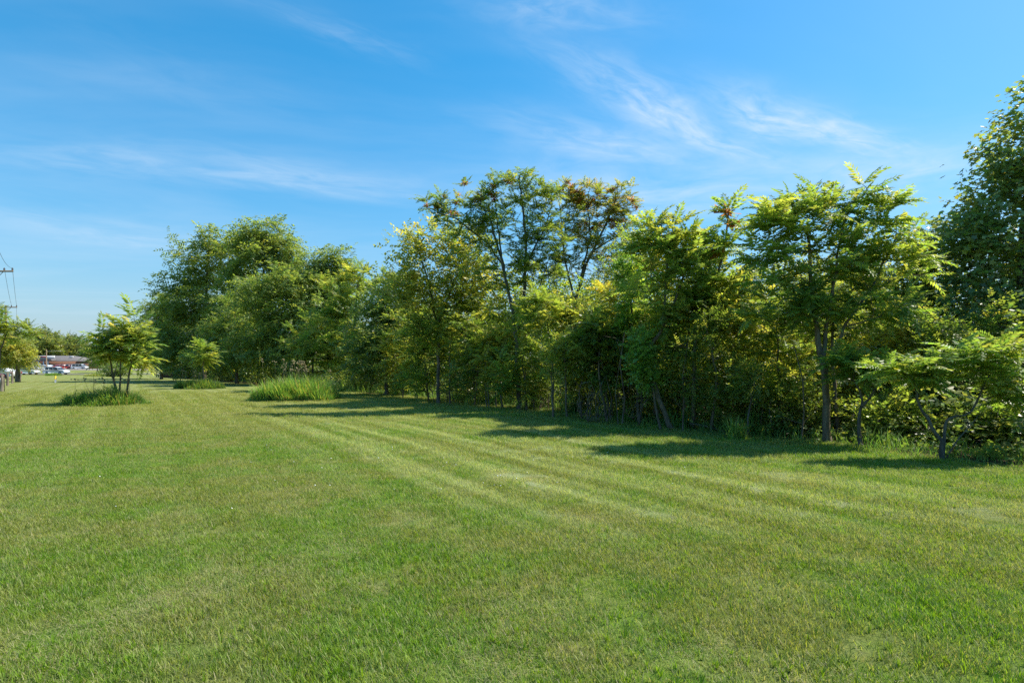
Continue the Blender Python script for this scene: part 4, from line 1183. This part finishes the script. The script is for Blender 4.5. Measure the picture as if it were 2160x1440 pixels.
# posts
POST = MB(); POST.tube([(0, 0, -0.2), (0, 0, 0.6), (0.005, 0, 1.16)], [0.095, 0.09, 0.085], 10); POST = POST.me('post', M['post_wood'], False)
CAP = MB(); CAP.tube([(0.005, 0, 1.16), (0.005, 0, 1.185)], [0.086, 0.06], 10); CAP = CAP.me('cap', M['post_wood'])
ORD = ['nearest', 'second nearest', 'third', 'fourth', 'fifth']
for i, (px, d) in enumerate([(4, 39.0), (16, 50.5), (26, 58.5), (33, 70.0), (43, 74.0)]):
    r = empty('wooden_post', on_ground(px, d), i * 1.1); tag(r, f'weathered round wooden post, {ORD[i]} of the row at the left border', 'post', 'posts along the lawn')
    obj('shaft', POST, r); obj('cap', CAP, r)
r = empty('garden_stake', on_ground(9.5, 39.6)); tag(r, 'thin grey stake right beside the nearest wooden post', 'stake')
mb = MB(); mb.box((0, 0, 0.5), (0.03, 0.03, 1.1)); obj('shaft', mb.me('shaft', M['post_wood']), r)
mb = MB(); mb.box((0, 0, 1.0), (0.06, 0.035, 0.05)); obj('clip', mb.me('clip', M['dark_metal']), r)
# yellow topped marker
r = empty('marker_post', on_ground(117, 61.0)); tag(r, 'short white marker post with yellow top standing in the far lawn', 'marker')
mb = MB(); mb.tube([(0, 0, -.1), (0, 0, 0.36)], 0.075, 10); obj('shaft', mb.me('shaft', M['white_paint']), r)
mb = MB(); mb.tube([(0, 0, 0.36), (0, 0, 0.66), (0, 0, 0.71)], [0.085, 0.085, 0.04], 10); obj('cap', mb.me('cap', M['sign_yellow']), r)
# grey box at the left border
r = empty('utility_box', on_ground(-1, 46.0)); tag(r, 'grey box with a dark sloping lid cut by the left border', 'utility box')
mb = MB(); mb.box((0, 0, 0.42), (0.36, 0.4, 0.9)); obj('body', mb.me('body', M['metal']), r)
mb = MB(); mb.prism([(-0.26, 0.86), (0.26, 0.86), (0.2, 1.02), (-0.1, 1.12)], -0.24, 0.24); obj('lid', mb.me('lid', M['car_maroon']), r)


def pole(px, d, H, label, arm_z, half, xo=0.0, transformer=False):
    b = on_ground(px, d); root = empty('utility_pole', b); tag(root, label, 'utility pole', 'utility poles along the road')
    mb = MB(); mb.tube([(0, 0, -0.3), (0, 0, H / 2), (0, 0, H)], [0.19, 0.16, 0.12], 10); obj('shaft', mb.me('shaft', M['pole_wood'], True), root)
    mb = MB(); mb.box((0, -0.16, arm_z), (half * 2, 0.10, 0.13)); obj('crossarm', mb.me('crossarm', M['pole_wood']), root)
    for s in (-1, 1):
        mb = MB(); mb.tube([(s * 0.10, -0.18, arm_z - 0.75), (s * half * 0.5, -0.18, arm_z - 0.07)], 0.025, 5); obj('brace', mb.me('brace', M['dark_metal']), root)
        for f in (0.55, 0.97):
            mb = MB(); mb.tube([(s * half * f, -0.16, arm_z + 0.06), (s * half * f, -0.16, arm_z + 0.18), (s * half * f, -0.16, arm_z + 0.30)], [0.05, 0.075, 0.04], 7)
            obj('insulator', mb.me('insulator', M['dark_metal']), root)
    return b + np.array((half * 0.97, -0.16, arm_z + 0.3)), b + np.array((half * 0.55, -0.16, arm_z + 0.3))


e3 = pole(12, 80.0, 10.3, 'utility pole with a wide crossarm above the yellow-leaved ailanthus', 10.0, 1.72)
e2 = pole(-10, 50.0, 10.5, 'utility pole whose crossarm end reaches in at the left border', 10.05, 1.70)
e1 = pole(-44, 40.5, 10.9, 'utility pole whose dark insulator just shows at the upper left border', 9.7, 1.55)
e0 = pole(25, 165.0, 10.3, 'far utility pole hidden behind the left border trees', 10.0, 1.6)


def wire(a, b, sag, label):
    n = 24; p = np.array([a + (b - a) * u + np.array((0, 0, -4 * sag * u * (1 - u))) for u in np.linspace(0, 1, n)])
    mb = MB(); mb.tube(p - p[0], 0.013, 4); o = obj('power_line', mb.me('power_line', M['dark_metal']), None, p[0]); tag(o, label, 'wire')


wire(e1[0], e2[0], 0.35, 'drooping wire from the border insulator down to the crossarm end')
wire(e2[0], e3[0], 0.25, 'outer wire between the upper and the lower crossarm')
wire(e2[1], e3[1], 0.25, 'inner wire between the upper and the lower crossarm')
wire(e3[0], e0[0], 0.8, 'faint wire running on from the lower crossarm behind the trees')
# service pole before the shops
r = empty('street_light', on_ground(98, 178.0)); tag(r, 'brown wooden light pole with a thin side arm before the brick shops', 'light pole')
mb = MB(); mb.tube([(0, 0, -.3), (0, 0, 6.4)], [0.17, 0.13], 8); obj('shaft', mb.me('shaft', M['pole_wood'], True), r)
mb = MB(); mb.tube([(0, 0, 5.7), (2.0, 0, 6.0), (4.0, 0, 5.9)], 0.05, 6); obj('arm', mb.me('arm', M['metal']), r)
mb = MB(); mb.box((4.2, 0, 5.86), (0.7, 0.28, 0.14)); obj('lamp_head', mb.me('lamp_head', M['metal']), r)

# ------------------------------------------------------------------ brick shops
def shops():
    d = 210.0; z0 = float(ground_z(-170, d)); k = d / F
    def X(px): return (px - 1080) * k
    def Z(py): return EYE + (HY - py) * k - z0
    ox = X(168); root = empty('brick_shops', (ox, d, z0)); tag(root, 'single storey brick shop building with hipped grey roof and white sign band', 'building')
    W = ox - X(20); xl = -W; D = 16.0; ev = Z(760.5)
    def part(name, mat, fn, parent=root):
        mb = MB(); fn(mb); return obj(name, mb.me(name, M[mat]), parent)
    part('wall', 'brick', lambda m: m.box((xl / 2, D / 2, ev / 2), (W, D, ev)))
    pk = Z(749); rx = X(119) - ox; e = 0.7
    def roof(m):
        V = [(e, -e, ev), (e, D + e, ev), (xl - e, D + e, ev), (xl - e, -e, ev), (rx, D / 2, pk), (xl + 8, D / 2, pk)]
        V = np.array(V, float); m.add(np.concatenate([V, V[:4] - (0, 0, 0.25)]), [(0, 1, 4, 4), (1, 2, 5, 4), (2, 3, 5, 5), (3, 0, 4, 5), (0, 3, 9, 6), (1, 0, 6, 7), (2, 1, 7, 8), (3, 2, 8, 9)])
    rf = part('roof', 'shingle', roof)
    part('roof_vent', 'white_paint', lambda m: m.box((X(136) - ox, 3.4, Z(752.0)), (1.2, 0.6, 0.5)), rf)
    fx0, fx1 = X(66) - ox, X(113) - ox
    part('fascia', 'white_paint', lambda m: m.box(((fx0 + fx1) / 2, 0.4, (Z(756.5) + Z(750)) / 2), (fx1 - fx0, 0.5, Z(750) - Z(756.5))))
    part('sign', 'sign_red', lambda m: m.box(((X(80) + X(97)) / 2 - ox, 0.10, Z(752.6)), (X(97) - X(80), 0.12, 0.45)))
    part('canopy', 'shingle', lambda m: m.prism([(fx0 - .5, Z(757)), (fx1 + 1, Z(757)), (fx1 + 1.6, ev - .1), (fx0 - .5, ev - .1)], -2.6, 0.12))
    for px in (80, 92.5, 103, 112): part('column', 'white_paint', lambda m, px=px: m.box((X(px) - ox, -2.3, ev / 2), (0.34, 0.34, ev)))
    for px, w in ((84, 5), (89, 3), (99, 4), (105, 5)):
        wn = part('window', 'white_paint', lambda m, px=px, w=w: m.box((X(px) - ox, -0.03, 1.35), (w * k, 0.10, 1.7)))
        part('pane', 'glass', lambda m, px=px, w=w: m.box((X(px) - ox, -0.09, 1.35), (w * k - 0.25, 0.06, 1.45)), wn)
    for px in (121, 126, 132, 139, 143, 147, 151):
        wn = part('door' if px in (126, 143) else 'window', 'white_paint', lambda m, px=px: m.box((X(px) - ox, -0.03, 0.95), (0.62, 0.10, 1.7)))
        part('pane', 'glass', lambda m, px=px: m.box((X(px) - ox, -0.09, 1.0), (0.36, 0.06, 1.3)), wn)


shops()


def freezer(px, d, label):
    r = empty('ice_freezer', on_ground(px, d)); tag(r, label, 'freezer')
    mb = MB(); mb.box((0, 0, 0.8), (1.2, 0.8, 1.6)); obj('body', mb.me('body', M['white_paint']), r)
    mb = MB(); mb.box((0, 0, 1.70), (1.24, 0.84, 0.16)); obj('header', mb.me('header', M['bright_red']), r)
    mb = MB(); mb.box((0, -0.42, 0.8), (0.5, 0.03, 1.2)); obj('door', mb.me('door', M['metal']), r)


freezer(124.5, 203, 'white ice freezer with red top, the left one of two by the shop wall')
freezer(133.5, 203, 'white ice freezer with red top, the right one of two by the shop wall')

# ------------------------------------------------------------------ vehicles
def vehicle(px, d, rz, label, paint, kind='sedan', cat='car'):
    root = empty('parked_' + cat, on_ground(px, d) + np.array((0, 0, 0.06)), rz); tag(root, label, cat, 'cars by the road and shops')
    if kind == 'wagon':
        L, W, low = 4.8, 1.85, [(-2.4, .35), (-2.42, .95), (-2.3, 1.02), (1.1, 1.02), (2.15, .92), (2.4, .72), (2.42, .38), (2.2, .28), (-2.2, .28)]
        cab = [(-2.25, 1.0), (-2.05, 1.66), (-1.7, 1.74), (0.2, 1.72), (0.55, 1.62), (1.2, 1.0)]; win = [(-1.95, -1.15), (-1.0, -0.2), (-0.08, 0.75)]
    elif kind == 'van':
        L, W, low = 4.9, 1.9, [(-2.4, .35), (-2.42, 1.0), (1.3, 1.0), (2.2, .9), (2.42, .65), (2.42, .36), (2.2, .28), (-2.2, .28)]
        cab = [(-2.38, .98), (-2.2, 1.66), (-1.8, 1.76), (0.4, 1.72), (0.8, 1.58), (1.7, .98)]; win = [(-2.1, -1.0), (-0.9, 0.1), (0.2, 1.05)]
    else:
        L, W, low = 4.6, 1.78, [(-2.28, .36), (-2.3, .82), (-2.2, .93), (-1.3, .98), (1.0, .95), (2.05, .82), (2.28, .62), (2.3, .36), (2.1, .26), (-2.1, .26)]
        cab = [(-1.75, .95), (-1.05, 1.38), (-0.6, 1.45), (0.15, 1.43), (0.45, 1.36), (1.15, .93)]; win = [(-1.2, -0.55), (-0.45, 0.1), (0.18, 0.72)]
    mb = MB(); mb.prism(low, -W / 2, W / 2); obj('body', mb.me('body', M[paint]), root)
    n = len(cab); y = W / 2 - 0.05; V = [(p[0], -y + (p[1] - .95) * .16, p[1]) for p in cab] + [(p[0], y - (p[1] - .95) * .16, p[1]) for p in cab]
    mb = MB(); mb.add(V, [(i, (i + 1) % n, n + (i + 1) % n, n + i) for i in range(n)])
    mb.f += [np.array([(0, i, i + 1) for i in range(1, n - 1)]), np.array([(n, n + i + 1, n + i) for i in range(1, n - 1)])]
    cb = obj('cabin', mb.me('cabin', M[paint]), root)
    zt = cab[2][1] - 0.12; zb = low[3][1] + 0.05
    for a, b in win:
        for s in (-1, 1):
            y0, y1 = s * (y - (zb - .95) * .16 + 0.012), s * (y - (zt - .95) * .16 + 0.012)
            sl = 0.25 if b == win[-1][1] else 0.0; sr = 0.2 if a == win[0][0] else 0.0
            mb = MB(); mb.add([(a, y0, zb), (b + sl, y0, zb), (b - sl * .3, y1, zt), (a + sr, y1, zt), (a, y0 - s * .03, zb), (b + sl, y0 - s * .03, zb), (b - sl * .3, y1 - s * .03, zt), (a + sr, y1 - s * .03, zt)],
                              [(0, 1, 2, 3), (4, 7, 6, 5), (0, 4, 5, 1), (1, 5, 6, 2), (2, 6, 7, 3), (3, 7, 4, 0)])
            obj('window', mb.me('window', M['glass']), cb)
    f0, f1 = np.array(cab[-1]), np.array(cab[-2]); q = np.array([f0 * .88 + f1 * .12, f0 * .12 + f1 * .88]) + (0.012, 0.012)
    mb = MB(); mb.add([(q[0][0], -y + .1, q[0][1]), (q[0][0], y - .1, q[0][1]), (q[1][0], y - .18, q[1][1]), (q[1][0], -y + .18, q[1][1])], [(0, 1, 2, 3)]); obj('windscreen', mb.me('windscreen', M['glass']), cb)
    for wx in (-L * 0.30, L * 0.305):
        for s in (-1, 1):
            mb = MB(); mb.tube([(wx, s * (W / 2 - .2), .33), (wx, s * (W / 2 + .015), .33)], 0.33, 16); w = obj('wheel', mb.me('wheel', M['tyre']), root)
            mb = MB(); mb.tube([(wx, s * (W / 2 + .016), .33), (wx, s * (W / 2 + .03), .33)], 0.2, 12); obj('rim', mb.me('rim', M['metal']), w)
    for s in (-1, 1):
        mb = MB(); mb.box((L / 2 - .07, s * (W / 2 - .28), .66), (.16, .36, .14)); obj('headlight', mb.me('headlight', M['light_lens']), root)
        mb = MB(); mb.box((-L / 2 + .0, s * (W / 2 - .16), .80), (.12, .3, .24)); obj('tail_light', mb.me('tail_light', M['bright_red']), root)
    return root


vehicle(119, 129.0, 0.0, 'silver estate wagon side on, on the road before the shops', 'car_silver', 'wagon')
vehicle(57, 127.0, 0.0, 'silver saloon nosing out behind the feathery tree', 'car_silver')
vehicle(-1, 78.0, math.pi, 'white saloon with a red tail light behind the wooden posts', 'car_white')
vehicle(169, 190.0, 0.0, 'white van parked at the right end of the shops', 'car_white', 'van', 'van')
vehicle(154, 198.0, math.pi / 2 + .2, 'maroon car parked left of the white van', 'car_maroon')
vehicle(146, 199.0, math.pi / 2 + .1, 'black car parked by the shop windows', 'car_black')
vehicle(124, 188.0, -math.pi / 2, 'bright red car parked before the ice freezers', 'bright_red')
vehicle(91, 184.0, 0.2, 'white saloon parked left of the light pole', 'car_white')
vehicle(103, 194.0, 2.6, 'white hatchback parked right of the light pole', 'car_white')
vehicle(79, 196.0, 0.4, 'white van parked before the shop columns', 'car_white', 'van', 'van')
vehicle(86, 200.0, 1.8, 'black saloon between the white van and the light pole', 'car_black')

# ------------------------------------------------------------------ board fence deep under the locusts
def fence():
    a, b = np.array(on_ground(338, 92)), np.array(on_ground(560, 66)); v = b - a; L = float(np.hypot(v[0], v[1])); n = int(L / 2.4); ang = math.atan2(v[1], v[0])
    root = empty('board_fence', a, ang); tag(root, 'red-brown board fence in deep shade under the locusts', 'fence')
    pm = MB()
    for j in range(16): pm.box((0.15 * j + 0.075, rng.normal(0, .006), 0.9), (0.142, 0.02, 1.75 + rng.normal(0, .01)))
    for z in (0.4, 1.4): pm.box((1.2, 0.04, z), (2.4, 0.04, 0.09))
    pm = pm.me('panel', M['fence_wood']); po = MB(); po.box((0, 0.07, 0.95), (0.1, 0.1, 1.95)); po = po.me('post', M['fence_wood'])
    for i in range(n):
        obj('panel', pm, root, (i * 2.4, 0, 0)); obj('post', po, root, (i * 2.4, 0, 0))


fence()

# ------------------------------------------------------------------ mown grass blades near the camera
def patch(seed, n, size, h0, h1, w0, w1, lean, straw, broad, rosette=False):
    r = np.random.default_rng(seed); pos = np.zeros((n, 3)); pos[:, :2] = r.uniform(-size / 2, size / 2, (n, 2))
    az = r.random(n) * 6.28
    if rosette:
        cen = r.uniform(-size / 2, size / 2, (max(1, n // 7), 2)); pos[:, :2] = cen[r.integers(0, len(cen), n)] + r.normal(0, 0.006, (n, 2))
    h = r.uniform(h0, h1, n); ln = h * r.uniform(0.2, 1.0, n) * lean
    col = np.zeros((n, 3)); col[:, 0] = r.random(n); col[:, 1] = (r.random(n) < straw) * r.uniform(0.3, 0.95, n); col[:, 2] = broad * r.uniform(0.5, 1.0, n)
    flat = (r.random(n) < straw * 0.6); h[flat] *= 0.3; ln[flat] = r.uniform(0.04, 0.08, flat.sum())
    V, Fc, C = blade_mesh_data(pos - (0, 0, 0.004), h, r.uniform(w0, w1, n), ln, az, col, 3)
    return mesh('grass_tuft', V, Fc, M['grass'], C)


def lawn_grass():
    src = bpy.data.collections.new('grass_tufts')
    specs = [(i, 230, 0.32, 0.022, 0.058, 0.0028, 0.0052, 1.1, 0.16, 0.0) for i in range(4)]
    specs += [(10 + i, 210, 0.32, 0.016, 0.042, 0.0024, 0.0044, 1.3, 0.42, 0.0) for i in range(2)]
    specs += [(20 + i, 46, 0.34, 0.030, 0.066, 0.0050, 0.0085, 0.9, 0.02, 0.85, True) for i in range(3)]
    specs += [(30 + i, 130, 0.34, 0.008, 0.020, 0.0022, 0.0040, 3.2, 1.0, 0.0) for i in range(2)]
    for i, s in enumerate(specs): src.objects.link(bpy.data.objects.new(f'grass_tuft_{i:02d}', patch(*s)))
    P, IDX, SCL = [], [], []
    for y0, y1, dens, sc in ((2.0, 6.0, 66, 1.0), (6.0, 10.0, 48, 1.1), (10, 18, 24, 1.35), (18, 42, 9, 1.8)):
        area = 0.96 * (y1 * y1 - y0 * y0); n = int(area * dens)
        y = np.sqrt(rng.random(n) * (y1 * y1 - y0 * y0) + y0 * y0); x = rng.uniform(-1, 1, n) * (0.96 * y + 0.4)
        k = (edge_dist(x, y) < 0.15) & (rng.random(n) > np.clip((y - 20) / 22, 0, 1)); x, y = x[k], y[k]; n = len(x)
        # patchiness of dry and broad-bladed grass
        pn = (np.sin(x * 1.7 + 1.3 * np.sin(y * 0.9)) + np.sin(y * 2.3 + 1.1 * np.sin(x * 1.4 + 2)) + 0.8 * np.sin(x * 4.1 - y * 3.3)) / 2.8
        idx = rng.integers(0, 4, n); dry = pn + rng.normal(0, 0.5, n) > 0.55; idx[dry] = rng.integers(4, 6, dry.sum())
        lushx = 0.35 * np.tanh((x * 0.6 - (y - 4.5) * 0.35 + 0.4))
        br = (-pn + lushx + rng.normal(0, 0.6, n) + 0.3 * np.clip((6.5 - y) / 3, -1, 1) > 0.42) & (rng.random(n) < 0.6); P.append(np.column_stack([x, y, ground_z(x, y)])[br]); IDX.append(rng.integers(6, 9, br.sum())); SCL.append(rng.uniform(0.8, 1.2, br.sum()) * sc)
        th = (np.sin(x * 2.1 + y * 0.5) * np.sin(y * 1.9 - x * 0.7 + 1.0) + 0.5 * np.sin(x * 5.3 + 3.1 * np.sin(y * 2.2)) + rng.normal(0, 0.3, n) - 0.22 * np.clip(x, -2.5, 4) > 0.62) & (rng.random(n) < 0.7)
        P.append(np.column_stack([x, y, ground_z(x, y) + 0.012])[th]); IDX.append(rng.integers(9, 11, th.sum())); SCL.append(rng.uniform(0.8, 1.3, th.sum()) * sc)
        P.append(np.column_stack([x, y, ground_z(x, y)])); IDX.append(idx); SCL.append(rng.uniform(0.8, 1.2, n) * sc)
    P = np.concatenate(P); IDX = np.concatenate(IDX); SCL = np.concatenate(SCL); n = len(P)
    me = bpy.data.meshes.new('grass'); me.vertices.add(n); me.vertices.foreach_set('co', P.astype(np.float32).ravel())
    rot = np.zeros((n, 3), np.float32); rot[:, 2] = rng.random(n) * 6.28
    a = me.attributes.new('rot', 'FLOAT_VECTOR', 'POINT'); a.data.foreach_set('vector', rot.ravel())
    a = me.attributes.new('scl', 'FLOAT', 'POINT'); a.data.foreach_set('value', SCL.astype(np.float32))
    a = me.attributes.new('idx', 'INT', 'POINT'); a.data.foreach_set('value', IDX.astype(np.int32))
    o = obj('grass', me); tag(o, 'short mown grass covering the open lawn', 'grass', kind='stuff')
    ng = bpy.data.node_groups.new('scatter_grass', 'GeometryNodeTree')
    ng.interface.new_socket('Geometry', in_out='INPUT', socket_type='NodeSocketGeometry'); ng.interface.new_socket('Geometry', in_out='OUTPUT', socket_type='NodeSocketGeometry')
    t = NT(ng); gi = t.node('NodeGroupInput'); go = t.node('NodeGroupOutput')
    ci = t.node('GeometryNodeCollectionInfo'); ci.inputs['Collection'].default_value = src
    ci.inputs['Separate Children'].default_value = True; ci.inputs['Reset Children'].default_value = True
    ip = t.node('GeometryNodeInstanceOnPoints'); ip.inputs['Pick Instance'].default_value = True
    def attr(name, ty):
        nd = t.node('GeometryNodeInputNamedAttribute', data_type=ty); nd.inputs['Name'].default_value = name
        return [s for s in nd.outputs if s.enabled and s.name == 'Attribute'][0]
    t.l.new(gi.outputs[0], ip.inputs['Points']); t.l.new(ci.outputs[0], ip.inputs['Instance'])
    t.l.new(attr('idx', 'INT'), ip.inputs['Instance Index']); t.l.new(attr('rot', 'FLOAT_VECTOR'), ip.inputs['Rotation']); t.l.new(attr('scl', 'FLOAT'), ip.inputs['Scale'])
    t.l.new(ip.outputs[0], go.inputs[0])
    md = o.modifiers.new('scatter', 'NODES'); md.node_group = ng


lawn_grass()


def clover():
    mb = MB(); n = 40
    for i in range(n):
        if i < 32: q = np.array((rng.normal(-1.7, 1.6), rng.normal(9.3, 1.6)))
        else: q = np.array((rng.uniform(-4, 3), rng.uniform(5, 12)))
        if q[1] < 3: continue
        z = float(ground_z(q[0], q[1])) + rng.uniform(0.03, 0.055); r = rng.uniform(0.007, 0.012)
        V = np.array([(r, 0, 0), (-r, 0, 0), (0, r, 0), (0, -r, 0), (0, 0, r), (0, 0, -r)]) + (q[0], q[1], z)
        mb.add(V, [(0, 2, 4), (2, 1, 4), (1, 3, 4), (3, 0, 4), (2, 0, 5), (1, 2, 5), (3, 1, 5), (0, 3, 5)])
    tag(obj('clover_flowers', mb.me('clover_flowers', M['flower'])), 'tiny white clover flowers dotted in the mown lawn', 'clover', kind='stuff')


clover()
